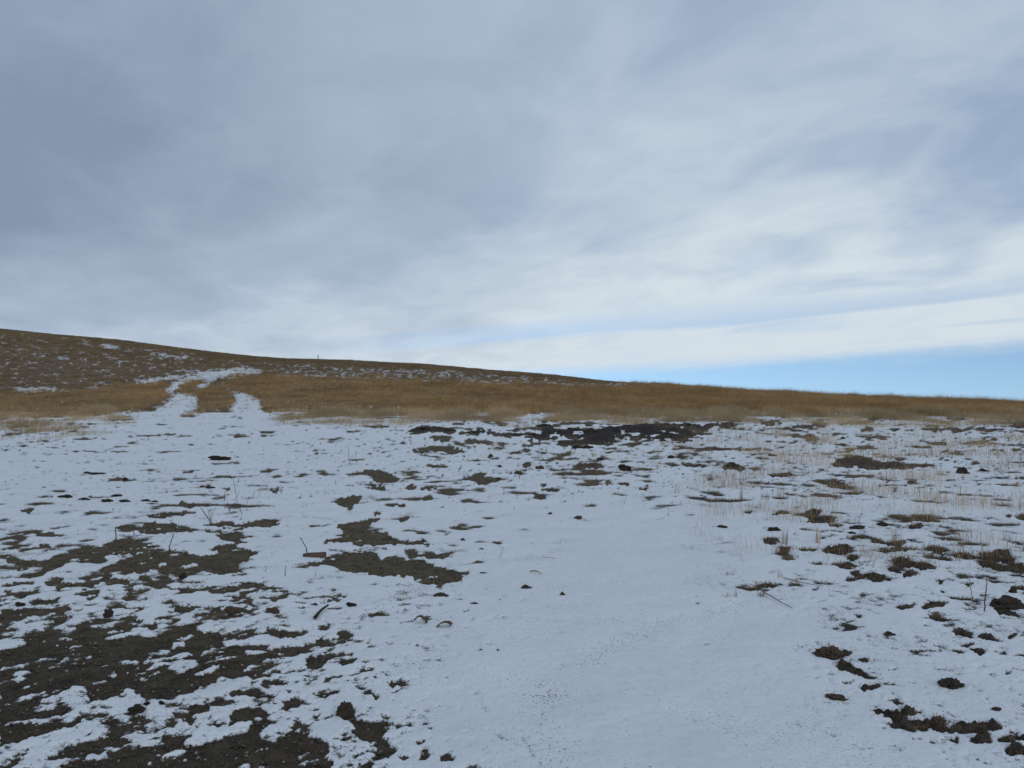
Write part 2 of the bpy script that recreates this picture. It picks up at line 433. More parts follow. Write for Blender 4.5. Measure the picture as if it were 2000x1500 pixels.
HOLES = {4: [[(1040, 668), (1130, 652), (1220, 648), (1230, 660), (1130, 680), (1060, 675)], [(1000, 740), (1090, 720), (1110, 735), (1040, 755)], [(870, 715), (920, 705), (930, 725), (880, 730)]],
         5: [[(200, 150), (280, 138), (370, 150), (280, 165)],
             [(310, 410), (400, 365), (460, 350), (530, 375), (600, 395), (560, 410), (480, 420), (420, 440), (350, 460), (310, 455)],
             [(540, 490), (620, 470), (650, 475), (640, 490), (570, 500)],
             [(590, 420), (680, 400), (730, 405), (790, 410), (830, 360), (900, 340), (960, 350), (930, 380), (860, 400), (810, 435), (830, 490), (860, 510), (920, 515), (920, 527), (790, 532), (750, 490), (760, 450), (690, 430)],
             [(940, 445), (1000, 395), (1090, 375), (1110, 430), (1050, 470), (980, 490)],
             [(1060, 480), (1130, 455), (1240, 420), (1240, 440), (1180, 475), (1100, 490)],
             [(1360, 350), (1430, 340), (1520, 345), (1510, 365), (1420, 375), (1370, 370)],
             [(70, 470), (160, 450), (250, 455), (230, 475), (130, 490), (150, 510), (90, 520)],
             [(740, 250), (810, 230), (880, 240), (830, 260)], [(940, 330), (1000, 290), (1050, 265), (1060, 290), (1020, 330), (960, 345)],
             [(530, 920), (590, 895), (605, 930), (570, 950), (480, 965), (420, 975)], [(800, 975), (860, 968), (830, 992)], [(1000, 975), (1050, 950), (1045, 978)],
             [(150, 630), (200, 610), (190, 630)], [(760, 290), (820, 275), (815, 290)], [(330, 600), (420, 550), (480, 545), (500, 600), (540, 640), (640, 610), (700, 565), (760, 585), (830, 620), (700, 680), (500, 720), (480, 700), (390, 700), (380, 640)],
             [(1200, 840), (1350, 800), (1200, 820)]],
         2: [[(1190, 568), (1280, 564), (1280, 581), (1210, 580)], [(1330, 560), (1420, 556), (1380, 571)], [(1870, 545), (1960, 538), (2010, 548), (1900, 556)], [(1650, 540), (1760, 533), (1700, 546)]],
         6: [[(390, 685), (430, 672), (500, 665), (480, 680), (410, 695)], [(640, 708), (700, 705), (740, 725), (690, 728)], [(110, 580), (190, 565), (190, 575), (130, 592)]]}
# wheel tracks and drifts on the slope, always snow (source pixels)
TRACKS = [
    [(322, 768), (331, 756), (346, 746), (373, 738), (420, 730), (470, 722), (496, 719), (496, 723), (440, 732), (397, 740), (364, 747), (347, 757), (338, 768)],
    [(381, 757), (396, 745), (430, 736), (480, 727), (520, 722), (516, 726), (460, 733), (426, 739), (406, 747), (391, 758)],
    [(262, 745), (290, 741), (340, 735), (400, 727), (480, 719), (480, 722), (400, 731), (340, 739), (280, 748)],
    [(345, 770), (368, 769), (388, 778), (384, 796), (350, 812), (300, 826), (250, 824), (290, 806), (328, 787)],
    [(448, 769), (475, 769), (505, 780), (512, 806), (490, 822), (440, 822), (452, 800), (466, 786)],
    [(195, 672), (232, 678), (230, 682), (200, 676)], [(290, 690), (365, 697), (365, 701), (300, 694)], [(160, 668), (180, 670), (180, 673)],
    [(35, 760), (110, 757), (110, 762), (35, 764)],
]
TALL = [
    [(-200, 785), (0, 770), (35, 763), (122, 760), (210, 754), (315, 746), (339, 770), (316, 782), (262, 808), (105, 815), (50, 826), (0, 824), (-200, 838)],
    [(341, 763), (368, 744), (400, 741), (380, 756), (395, 770), (367, 770)],
    [(345, 815), (378, 796), (395, 778), (378, 763), (410, 750), (456, 768), (468, 778), (447, 796), (400, 806), (378, 813)],
    [(451, 735), (525, 730), (650, 737), (825, 743), (1000, 750), (1105, 757), (1245, 755), (1350, 750), (1500, 758), (1700, 768), (2000, 778), (2300, 785), (2300, 818), (2000, 813), (1720, 806), (1510, 806), (1300, 806), (1175, 811), (1000, 805), (895, 808), (772, 808), (650, 801), (595, 803), (560, 812), (518, 808), (512, 784), (470, 768), (420, 752)],
]
MIXED = [[(540, 712), (650, 716), (900, 725), (1050, 741), (1250, 750), (1240, 758), (1090, 757), (900, 749), (700, 741), (560, 735)],
         [(0, 648), (60, 652), (150, 665), (330, 685), (330, 690), (120, 668), (0, 660)]]
TOPBAND = [[(380, 684), (500, 697), (620, 702), (820, 711), (1000, 726), (1180, 744), (1180, 749), (1000, 733), (820, 720), (620, 711), (500, 708), (400, 700)]]

RX0, RY0, RC = -200, 590, 2
RW, RH = 1200, 560


def raster(polys, arr, val):
    for p in polys:
        q = np.array(p, float)
        cx = (q[:, 0] - RX0) / RC
        cy = (q[:, 1] - RY0) / RC
        x0, x1 = max(int(cx.min()) - 1, 0), min(int(cx.max()) + 2, RW)
        y0, y1 = max(int(cy.min()) - 1, 0), min(int(cy.max()) + 2, RH)
        if x1 <= x0 or y1 <= y0:
            continue
        gx, gy = np.meshgrid(np.arange(x0, x1) + .5, np.arange(y0, y1) + .5)
        ins = np.zeros(gx.shape, bool)
        n = len(q)
        for i in range(n):
            j = (i - 1) % n
            if cy[i] == cy[j]:
                continue
            c = ((cy[i] > gy) != (cy[j] > gy)) & (gx < (cx[j] - cx[i]) * (gy - cy[i]) / (cy[j] - cy[i]) + cx[i])
            ins ^= c
        arr[y0:y1, x0:x1][ins] = val


def blur(a, n=1):
    for _ in range(n):
        p = np.pad(a, 1, mode='edge')
        a = (p[1:-1, :-2] + 2 * p[1:-1, 1:-1] + p[1:-1, 2:]) / 4
        p = np.pad(a, 1, mode='edge')
        a = (p[:-2, 1:-1] + 2 * p[1:-1, 1:-1] + p[2:, 1:-1]) / 4
    return a


def src(d):
    return [[(G[k][0] + x * ZS, G[k][1] + y * ZS) for x, y in p] for k, ps in d.items() for p in ps]


def layer(polys_vals, n):
    a = np.zeros((RH, RW))
    for p, v in polys_vals:
        raster(p, a, v)
    return blur(a, n)


M_BARE = layer([(src(SOIL), 1.0), (src(DARK), 1.0), (src(BLACK), 1.0), (src(HOLES), -0.12)], 1)
M_DARK = layer([(src(DARK), 1.0)], 3)
M_BLACK = layer([(src(BLACK), 1.0)], 2)
M_TRACK = layer([(TRACKS, 1.0)], 3)
M_TALL = layer([(TALL, 1.0), (TRACKS, 0.06)], 3)
M_MIX = layer([(MIXED, 1.0)], 3)
M_TOP = layer([(TOPBAND, 1.0)], 2)


def sample(a, px, py):
    fx = np.clip((px - RX0) / RC - .5, 0, RW - 1.001)
    fy = np.clip((py - RY0) / RC - .5, 0, RH - 1.001)
    ix, iy = fx.astype(int), fy.astype(int)
    tx, ty = fx - ix, fy - iy
    return ((a[iy, ix] * (1 - tx) + a[iy, ix + 1] * tx) * (1 - ty) + (a[iy + 1, ix] * (1 - tx) + a[iy + 1, ix + 1] * tx) * ty)


DX = np.array([0, 250, 500, 750, 1000, 1250, 1500, 1750, 2000], float)
DY = np.array([815, 850, 900, 950, 1000, 1050, 1100, 1150, 1200, 1300, 1400, 1500], float)
DV = np.array([
    [.35, .08, .06, .12, .25, .20, .20, .25, .25],
    [.15, .05, .05, .07, .14, .16, .15, .18, .20],
    [.04, .06, .07, .09, .16, .19, .16, .15, .15],
    [.06, .07, .10, .08, .11, .14, .15, .13, .11],
    [.07, .10, .11, .05, .06, .00, .10, .16, .13],
    [.08, .15, .07, .10, .02, .00, .08, .18, .15],
    [.18, .20, .06, .12, .02, .00, .05, .15, .15],
    [.20, .20, .12, .07, .02, .00, .03, .12, .18],
    [.25, .22, .15, .05, .02, .00, .01, .08, .18],
    [.30, .25, .20, .05, .00, .00, .00, .05, .10],
    [.30, .20, .25, .05, .00, .00, .00, .05, .12],
    [.30, .20, .25, .10, .00, .00, .00, .01, .10]])


def density(px, py):
    fx = np.clip(np.interp(px, DX, np.arange(9.)), 0, 7.999)
    fy = np.clip(np.interp(py, DY, np.arange(12.)), 0, 10.999)
    ix, iy = fx.astype(int), fy.astype(int)
    tx, ty = fx - ix, fy - iy
    return ((DV[iy, ix] * (1 - tx) + DV[iy, ix + 1] * tx) * (1 - ty) + (DV[iy + 1, ix] * (1 - tx) + DV[iy + 1, ix + 1] * tx) * ty)


def ppf(p):
    """normal quantile, good to a few per cent"""
    p = np.clip(p, 1e-5, 1 - 1e-5)
    q = np.minimum(p, 1 - p)
    t = np.sqrt(-2 * np.log(q))
    v = t - (2.515517 + 0.802853 * t + 0.010328 * t * t) / (1 + 1.432788 * t + 0.189269 * t * t + 0.001308 * t ** 3)
    return np.where(p < 0.5, -v, v)


def bareness(x, y, z):
    """> 0 where the ground is free of snow"""
    px, py = project(x, y, z)
    far = sstep(y, 40, 50)
    wob = 1 - 0.35 * far
    wx = px + wob * (7 * perlin(px / 34, py / 14, 21) + 4 * perlin(px / 11, py / 6, 22) + 2.5 * perlin(px / 5, py / 3.2, 25))
    wy = py + wob * (3.5 * perlin(px / 30, py / 13, 23) + 2.2 * perlin(px / 10, py / 6, 24) + 1.2 * perlin(px / 5, py / 3.2, 26))
    P = sample(M_BARE, wx, wy)
    D = density(px, py)
    D = D * (1 - .8 * sstep(px, 235, 300) * sstep(px, 560, 500) * sstep(py, 850, 815))
    D = np.where(y > 46, 0.68 + .12 * perlin(x / 30, y / 40, 27), D)
    D = D + (0.47 - D) * np.clip(sample(M_MIX, px, py), 0, 1)
    D = D + (0.98 - D) * np.clip(sample(M_TOP, px, py), 0, 1)
    D = np.maximum(D, (0.93 - .62 * sstep(py, 784, 806)) * np.clip(sample(M_TALL, px, py), 0, 1))
    # lumps and crumbs; wavelengths the mesh cannot carry fade out
    dy = np.maximum(2 * y * y / (FPX * EYE), 2 * y / FPX)
    n = np.zeros_like(x)
    tot = np.zeros_like(x)
    for k, (lam, amp) in enumerate(((1.9, .55), (0.8, .7), (0.36, 1.0), (0.17, .9), (0.085, .85), (0.045, .7), (0.022, .45))):
        wgt = amp * sstep(lam / dy, 1.1, 3.0) if lam < 1 else amp * np.ones_like(x)
        n += wgt * perlin(x / lam + 13.1 * k, y / lam - 7.7 * k, 30 + k)
        tot += wgt ** 2
    n = n / np.sqrt(tot) / 0.44
    g = (1.1 * perlin(px / 70, py / 13, 40) + perlin(px / 30, py / 5.0, 41) + 0.8 * perlin(px / 13, py / 3.4, 42)) / 0.70
    gf = (perlin(px / 22, py / 8, 48) + perlin(px / 9, py / 4.6, 49) + 1.1 * perlin(px / 5, py / 3.2, 76)) / .8
    g = g + (gf - g) * far
    a = sstep(y, 6, 20) * 0.85 + far * .1
    n = n * np.sqrt(1 - a * a) + g * a
    th = ppf(1 - np.clip(D, 0.0006, 0.995))
    B = 0.46 * (n - th)
    # snow grains caught in the roughness of the bare soil
    B = B - 2.4 * np.clip(perlin(x / .05, y / .04, 43) + .6 * perlin(x / .3, y / .3, 44) - .52, 0, 1) * (1 - sstep(y, 6, 11))
    # crumbs: a finer, independent scatter
    f = np.zeros_like(x)
    ft = np.full_like(x, 1e-6)
    for k, lam in enumerate((0.13, 0.07, 0.035)):
        wgt = sstep(lam / dy, 1.1, 3.0)
        f += wgt * perlin(x / lam + 3.3 * k, y / lam + 9.1 * k, 70 + k)
        ft += wgt ** 2
    f = f / np.sqrt(ft) / 0.44
    fg = (perlin(px / 7, py / 3.0, 73) + .7 * perlin(px / 15, py / 3.6, 74)) / .54
    a = sstep(y, 5, 13)
    f = f * (1 - a) + fg * a
    B = np.maximum(B, 0.30 * (f - ppf(1 - np.clip(D * (.25 + .5 * sstep(n, -.5, 1.2)), 0.0006, .995))) * np.where(y < 44, 1, 1) )
    inside = np.clip(P, 0, 1)
    la, lc = (x + y) * .7071, (y - x) * .7071                 # wind streaks run away to the right
    B = B + inside * (1.3 * perlin(la / .55, lc / .14, 45) + .75 * perlin(la / .17, lc / .06, 46) + .45 * perlin(la / .06, lc / .03, 47) - .12) * (1 - sstep(y, 9, 16))
    B = B + np.clip(sample(M_BLACK, px, py), 0, 1) * (1.3 * g - .35)
    B = B + (1.6 - .60 * sstep(py, 1080, 1190) * (1 - sstep(px, 950, 1150))) * P - 1.3 * np.clip(sample(M_TRACK, wx, wy), 0, 1) * far
    return B, px, py, n


def build_ground():
    u = np.concatenate([[-60, -25, -10, -5, -3.5, -2.6, -2.1, -1.8, -1.6], np.arange(-1.48, -0.861, 0.0105), np.arange(-0.86, -0.66, 0.006), np.arange(-0.66, 0.66, 2.4 / FPX),
                        np.arange(0.66, 0.861, 0.006), np.arange(0.8705, 1.481, 0.0105), [1.6, 1.8, 2.1, 2.6, 3.5, 5, 10, 25, 60]])
    pys = np.concatenate([np.arange(2100, 1530, -6.0), np.arange(1530, 818, -2.0)])
    yn = EYE / ((pys - 800) / FPX + 0.03)
    yf = np.exp(np.linspace(math.log(yn[-1]), math.log(420), 190))[1:]
    yb = np.array([-120, -60, -30, -15, -8, -4, -2, -1, 0, .5, 1.0, 1.4, 1.7])
    ys = np.concatenate([yb, yn, yf, [480, 560, 700, 900]])
    U, YY = np.meshgrid(u, ys)
    X = np.sign(U) * np.minimum(np.abs(U) * np.maximum(YY, 2.0), 700 + 2 * np.abs(U))
    sh = X.shape
    x, y = X.ravel(), YY.ravel()
    z = terrain(x, y)
    B, px, py, n = bareness(x, y, z)
    behind = y < 1.95
    # where the mesh is too coarse to carry patches (behind and far to the sides) the snow lies whole
    plain = np.maximum(sstep(np.abs(x) / np.maximum(y, 2.0), 1.25, 1.48), behind)
    B = B + (-0.5 - B) * plain
    dark = np.clip(sample(M_DARK, px, py), 0, 1)
    black = np.clip(sample(M_BLACK, px, py), 0, 1)
    tall = np.clip(sample(M_TALL, px, py), 0, 1)
    nearw = 1 - sstep(y, 12, 40)
    lump = (0.6 * perlin(x / .11, y / .11, 50) + 0.5 * perlin(x / .05, y / .05, 51)) * nearw
    open_ = sstep(B, 0.0, 0.5)
    right = sstep(px, 1150, 1400)
    soil = z + open_ * (0.014 * lump + 0.004) + open_ * dark * (0.010 + 0.020 * (perlin(x / .07, y / .07, 57) + perlin(x / .03, y / .03, 58)) * nearw) + open_ * black * (.03 + .09 * sstep(perlin(x / .40, y / 1.3, 52), -.2, .5) + .04 * perlin(x / .15, y / .9, 53))
    soil += open_ * right * 0.006 * (1 - sstep(y, 44, 60))
    depth = np.clip(-B * 0.028, -0.05, 0.013)
    depth = depth + (0.004 * perlin(x / .33, y / .33, 55) + 0.006 * perlin((x + y) / 1.3, (y - x) / .45, 61) * nearw) * sstep(depth, 0.0, 0.012) + 0.0022 * perlin(x / .06, y / .06, 56) * nearw * sstep(depth, 0, 0.012)
    # tyre scuffs in the near snow
    for (ax, ay), (bx, by), wd in (((955, 1430), (1020, 1462), 5), ((1020, 1445), (1052, 1498), 4), ((930, 1360), (950, 1395), 5), ((820, 1400), (850, 1440), 7),
                                   ((800, 1430), (840, 1425), 6), ((905, 1445), (950, 1475), 6), ((780, 1415), (800, 1400), 6)):
        t = np.clip(((px - ax) * (bx - ax) + (py - ay) * (by - ay)) / ((bx - ax) ** 2 + (by - ay) ** 2), 0, 1)
        d = np.hypot(px - ax - t * (bx - ax), (py - ay - t * (by - ay)) * 1.3)
        d = d + wd * (.9 * perlin(px / 14, py / 9, 59) + .5 * perlin(px / 5, py / 4, 60))
        depth = depth - 0.0060 * np.exp(-(d / wd) ** 2) * (y > 1.95) * (y < 9)
    snow = z + depth
    # ground colour by place: sandy soil, dark matted turf, black wet soil, straw litter
    c_soil = np.array([0.106, 0.081, 0.050])
    c_low = np.array([0.072, 0.054, 0.036])
    c_turf = np.array([0.062, 0.046, 0.036])
    c_black = np.array([0.036, 0.028, 0.023])
    c_straw = np.array([0.260, 0.175, 0.085])
    c_hill = np.array([0.158, 0.110, 0.068])
    w_low = sstep(py, 1120, 1330)[:, None]
    col = c_soil + (c_low - c_soil) * w_low
    wr = (right * (1 - sstep(y, 40, 50)))[:, None]
    col = col + (c_turf - col) * np.maximum(wr, dark[:, None])
    col = col + (c_black - col) * black[:, None]
    wf = sstep(y, 41, 47)[:, None]
    col = col + (c_hill - col) * wf
    col = col + (c_straw - col) * (tall[:, None])
    rows, cols = sh
    idx = np.arange(rows * cols).reshape(sh)
    q = np.stack([idx[:-1, :-1], idx[:-1, 1:], idx[1:, 1:], idx[1:, :-1]], -1).reshape(-1, 4)

    def make(name, zz, quads, attrs, mat):
        used = np.zeros(rows * cols, bool)
        used[quads.ravel()] = True
        remap = np.cumsum(used) - 1
        co = np.stack([x, y, zz], -1)[used].astype(np.float32)
        f = remap[quads].astype(np.int32)
        me = bpy.data.meshes.new(name)
        me.vertices.add(len(co))
        me.vertices.foreach_set('co', co.ravel())
        me.loops.add(f.size)
        me.loops.foreach_set('vertex_index', f.ravel())
        me.polygons.add(len(f))
        me.polygons.foreach_set('loop_start', np.arange(0, f.size, 4, dtype=np.int32))
        me.polygons.foreach_set('loop_total', np.full(len(f), 4, np.int32))
        me.polygons.foreach_set('use_smooth', np.ones(len(f), bool))
        me.update(calc_edges=True)
        me.validate()
        for an, (typ, data) in attrs.items():
            at = me.attributes.new(an, typ, 'POINT')
            if typ == 'FLOAT':
                at.data.foreach_set('value', data[used].astype(np.float32))
            else:
                rgba = np.concatenate([data[used], np.ones((used.sum(), 1))], 1).astype(np.float32)
                at.data.foreach_set('color', rgba.ravel())
        me.materials.append(mat)
        o = bpy.data.objects.new(name, me)
        COL.objects.link(o)
        return o

    isblack = (black > 0.45)[q].mean(1) > 0.5
    g = make("ground", soil, q[~isblack], {"tint": ('FLOAT_COLOR', col)}, mat_ground())
    tag(g, "bare brown soil and dead turf showing through the thin snow", kind="structure")
    bs = make("mud", soil, q[isblack], {"tint": ('FLOAT_COLOR', col)}, bpy.data.materials["soil"])
    tag(bs, "long black strip of churned wet soil across the middle distance", kind="structure")
    keep = ((snow - soil) > -0.012)[q].any(1)
    sn = make("snow", snow, q[keep], {"thin": ('FLOAT', np.maximum(np.exp(-np.maximum(snow - soil, 0) / 0.006), 0.62 * sstep(y, 44, 52) * (1 - .6 * np.clip(sample(M_TRACK, px, py), 0, 1)))), "tint": ('FLOAT_COLOR', col)}, mat_snow())
    tag(sn, "thin patchy snow cover lying over the field and slope", kind="structure")
    return dict(x=x, y=y, z=z, B=B, px=px, py=py, soil=soil)


def new_mat(name):
    m = bpy.data.materials.new(name)
    m.use_nodes = True
    m.node_tree.nodes.clear()
    return m, m.node_tree.nodes, m.node_tree.links


def mat_ground():
    m, N, L = new_mat("soil")
    out = N.new("ShaderNodeOutputMaterial")
    bs = N.new("ShaderNodeBsdfPrincipled")
    bs.inputs["Roughness"].default_value = 0.95
    bs.inputs["Specular IOR Level"].default_value = 0.15
    L.new(bs.outputs[0], out.inputs[0])
    at = N.new("ShaderNodeAttribute")
    at.attribute_name = "tint"
    geo = N.new("ShaderNodeNewGeometry")
    n1 = N.new("ShaderNodeTexNoise")
    n1.inputs["Scale"].default_value = 9
    n1.inputs["Detail"].default_value = 6
    n1.inputs["Roughness"].default_value = 0.65
    n2 = N.new("ShaderNodeTexNoise")
    n2.inputs["Scale"].default_value = 110
    n2.inputs["Detail"].default_value = 4
    n2.inputs["Roughness"].default_value = 0.7
    for n in (n1, n2):
        L.new(geo.outputs["Position"], n.inputs["Vector"])
    r1 = N.new("ShaderNodeMapRange")
    r1.inputs[1].default_value = .3
    r1.inputs[2].default_value = .7
    r1.inputs[3].default_value = .55
    r1.inputs[4].default_value = 1.5
    L.new(n1.outputs[0], r1.inputs[0])
    r2 = N.new("ShaderNodeMapRange")
    r2.inputs[1].default_value = .3
    r2.inputs[2].default_value = .72
    r2.inputs[3].default_value = .45
    r2.inputs[4].default_value = 1.7
    L.new(n2.outputs[0], r2.inputs[0])
    mul = N.new("ShaderNodeMath")
    mul.operation = 'MULTIPLY'
    L.new(r1.outputs[0], mul.inputs[0])
    L.new(r2.outputs[0], mul.inputs[1])
    vm = N.new("ShaderNodeVectorMath")
    vm.operation = 'SCALE'
    L.new(at.outputs["Color"], vm.inputs[0])
    L.new(mul.outputs[0], vm.inputs["Scale"])
    L.new(vm.outputs[0], bs.inputs["Base Color"])
    bp = N.new("ShaderNodeBump")
    bp.inputs["Strength"].default_value = 0.9
    bp.inputs["Distance"].default_value = 0.012
    L.new(n2.outputs[0], bp.inputs["Height"])
    bp2 = N.new("ShaderNodeBump")
    bp2.inputs["Strength"].default_value = 0.8
    bp2.inputs["Distance"].default_value = 0.04
    L.new(n1.outputs[0], bp2.inputs["Height"])
    L.new(bp.outputs[0], bp2.inputs["Normal"])
    L.new(bp2.outputs[0], bs.inputs["Normal"])
    return m


def mat_snow():
    m, N, L = new_mat("snow")
    out = N.new("ShaderNodeOutputMaterial")
    bs = N.new("ShaderNodeBsdfPrincipled")
    bs.inputs["Roughness"].default_value = 0.7
    bs.inputs["Specular IOR Level"].default_value = 0.2
    L.new(bs.outputs[0], out.inputs[0])
    at = N.new("ShaderNodeAttribute")
    at.attribute_name = "thin"
    ti = N.new("ShaderNodeAttribute")
    ti.attribute_name = "tint"
    geo = N.new("ShaderNodeNewGeometry")
    n2 = N.new("ShaderNodeTexNoise")
    n2.inputs["Scale"].default_value = 70
    n2.inputs["Detail"].default_value = 5
    n2.inputs["Roughness"].default_value = 0.7
    n3 = N.new("ShaderNodeTexNoise")
    n3.inputs["Scale"].default_value = 2.2
    n3.inputs["Detail"].default_value = 5
    n3.inputs["Roughness"].default_value = 0.6
    for n in (n2, n3):
        L.new(geo.outputs["Position"], n.inputs["Vector"])
    # grains of soil showing where the cover is thin, and a sparse dusting everywhere
    add = N.new("ShaderNodeMath")
    add.operation = 'MULTIPLY_ADD'
    L.new(at.outputs["Fac"], add.inputs[0])
    add.inputs[1].default_value = 0.34
    L.new(n2.outputs[0], add.inputs[2])
    add2 = N.new("ShaderNodeMath")
    add2.operation = 'MULTIPLY_ADD'
    L.new(n3.outputs[0], add2.inputs[0])
    add2.inputs[1].default_value = 0.22
    L.new(add.outputs[0], add2.inputs[2])
    mr = N.new("ShaderNodeMapRange")
    mr.interpolation_type = 'SMOOTHSTEP'
    mr.inputs[1].default_value = 0.70
    mr.inputs[2].default_value = 0.92
    L.new(add2.outputs[0], mr.inputs[0])
    mx = N.new("ShaderNodeMix")
    mx.data_type = 'RGBA'
    L.new(mr.outputs[0], mx.inputs[0])
    mr2 = N.new("ShaderNodeMapRange")
    mr2.inputs[1].default_value = .3
    mr2.inputs[2].default_value = .7
    mr2.inputs[3].default_value = .92
    mr2.inputs[4].default_value = 1.04
    L.new(n3.outputs[0], mr2.inputs[0])
    sc = N.new("ShaderNodeVectorMath")
    sc.operation = 'SCALE'
    sc.inputs[0].default_value = (0.805, 0.81, 0.815)
    L.new(mr2.outputs[0], sc.inputs["Scale"])
    L.new(sc.outputs[0], mx.inputs[6])
    L.new(ti.outputs["Color"], mx.inputs[7])
    L.new(mx.outputs[2], bs.inputs["Base Color"])
    bp = N.new("ShaderNodeBump")
    bp.inputs["Strength"].default_value = 0.6
    bp.inputs["Distance"].default_value = 0.008
    L.new(n2.outputs[0], bp.inputs["Height"])
    n4 = N.new("ShaderNodeTexNoise")
    n4.inputs["Scale"].default_value = 7
    n4.inputs["Detail"].default_value = 4
    L.new(geo.outputs["Position"], n4.inputs["Vector"])
    bp2 = N.new("ShaderNodeBump")
    bp2.inputs["Strength"].default_value = 0.4
    bp2.inputs["Distance"].default_value = 0.045
    L.new(n4.outputs[0], bp2.inputs["Height"])
    L.new(bp.outputs[0], bp2.inputs["Normal"])
    L.new(bp2.outputs[0], bs.inputs["Normal"])
    return m


def mat_plain(name, ca, cb, scale=30, rough=0.9, bump=0.4, rand=0.0, leafy=False):
    """two tone noise material; rand varies the value from object to object"""
    m, N, L = new_mat(name)
    out = N.new("ShaderNodeOutputMaterial")
    bs = N.new("ShaderNodeBsdfPrincipled")
    bs.inputs["Roughness"].default_value = rough
    bs.inputs["Specular IOR Level"].default_value = 0.2
    L.new(bs.outputs[0], out.inputs[0])
    tc = N.new("ShaderNodeTexCoord")
    n = N.new("ShaderNodeTexNoise")
    n.inputs["Scale"].default_value = scale
    n.inputs["Detail"].default_value = 5
    n.inputs["Roughness"].default_value = 0.65
    L.new(tc.outputs["Object"], n.inputs["Vector"])
    mx = N.new("ShaderNodeMix")
    mx.data_type = 'RGBA'
    mr = N.new("ShaderNodeMapRange")
    mr.inputs[1].default_value = .3
    mr.inputs[2].default_value = .7
    L.new(n.outputs[0], mr.inputs[0])
    L.new(mr.outputs[0], mx.inputs[0])
    mx.inputs[6].default_value = (*ca, 1)
    mx.inputs[7].default_value = (*cb, 1)
    colour = mx.outputs[2]
    if rand:
        oi = N.new("ShaderNodeObjectInfo")
        r = N.new("ShaderNodeMapRange")
        r.inputs[3].default_value = 1 - rand
        r.inputs[4].default_value = 1 + rand
        L.new(oi.outputs["Random"], r.inputs[0])
        v = N.new("ShaderNodeVectorMath")
        v.operation = 'SCALE'
        L.new(colour, v.inputs[0])
        L.new(r.outputs[0], v.inputs["Scale"])
        colour = v.outputs[0]
    L.new(colour, bs.inputs["Base Color"])
    if bump:
        bp = N.new("ShaderNodeBump")
        bp.inputs["Strength"].default_value = bump
        bp.inputs["Distance"].default_value = 0.01
        L.new(n.outputs[0], bp.inputs["Height"])
        L.new(bp.outputs[0], bs.inputs["Normal"])
    if leafy:                                   # patches of darker and paler grass; dry blades let some light through
        ge = N.new("ShaderNodeNewGeometry")
        nl = N.new("ShaderNodeTexNoise")
        nl.inputs["Scale"].default_value = 0.22
        nl.inputs["Detail"].default_value = 4
        L.new(ge.outputs["Position"], nl.inputs["Vector"])
        rl = N.new("ShaderNodeMapRange")
        rl.inputs[1].default_value = .3
        rl.inputs[2].default_value = .7
        rl.inputs[3].default_value = .68
        rl.inputs[4].default_value = 1.25
        L.new(nl.outputs[0], rl.inputs[0])
        v2 = N.new("ShaderNodeVectorMath")
        v2.operation = 'SCALE'
        L.new(colour, v2.inputs[0])
        L.new(rl.outputs[0], v2.inputs["Scale"])
        colour = v2.outputs[0]
        L.new(colour, bs.inputs["Base Color"])
        tr = N.new("ShaderNodeBsdfTranslucent")
        L.new(colour, tr.inputs[0])
        ms = N.new("ShaderNodeMixShader")
        ms.inputs[0].default_value = 0.4
        L.new(bs.outputs[0], ms.inputs[1])
        L.new(tr.outputs[0], ms.inputs[2])
        L.new(ms.outputs[0], out.inputs[0])
    return m


GR = build_ground()

M_CLOD = mat_plain("dark_clod", (0.024, 0.019, 0.016), (0.074, 0.056, 0.043), 16, .95, .9, .35)
M_BROWN = mat_plain("brown_clod", (0.050, 0.036, 0.027), (0.125, 0.085, 0.060), 16, .95, .9, .25)
M_TWIG = mat_plain("grey_twig", (0.050, 0.038, 0.032), (0.12, 0.092, 0.075), 40)
M_RED = mat_plain("reddish_stem", (0.085, 0.045, 0.036), (0.16, 0.095, 0.075), 40)
M_WOOD = mat_plain("weathered_wood", (0.085, 0.052, 0.038), (0.150, 0.095, 0.068), 14)
M_STRAW = mat_plain("straw", (0.40, 0.280, 0.150), (0.58, 0.430, 0.260), 6, 0.8, 0.0, 0.25, True)
M_TALLG = mat_plain("tall_straw", (0.335, 0.208, 0.092), (0.52, 0.338, 0.168), 3, 0.8, 0.0, 0.35, True)
M_HILLG = mat_plain("hill_straw", (0.185, 0.125, 0.068), (0.350, 0.245, 0.140), 3, 0.8, 0.0, 0.4, True)
M_PALE = mat_plain("pale_stalk", (0.30, 0.235, 0.170), (0.44, 0.350, 0.255), 8, 0.8, 0.0, 0.2)


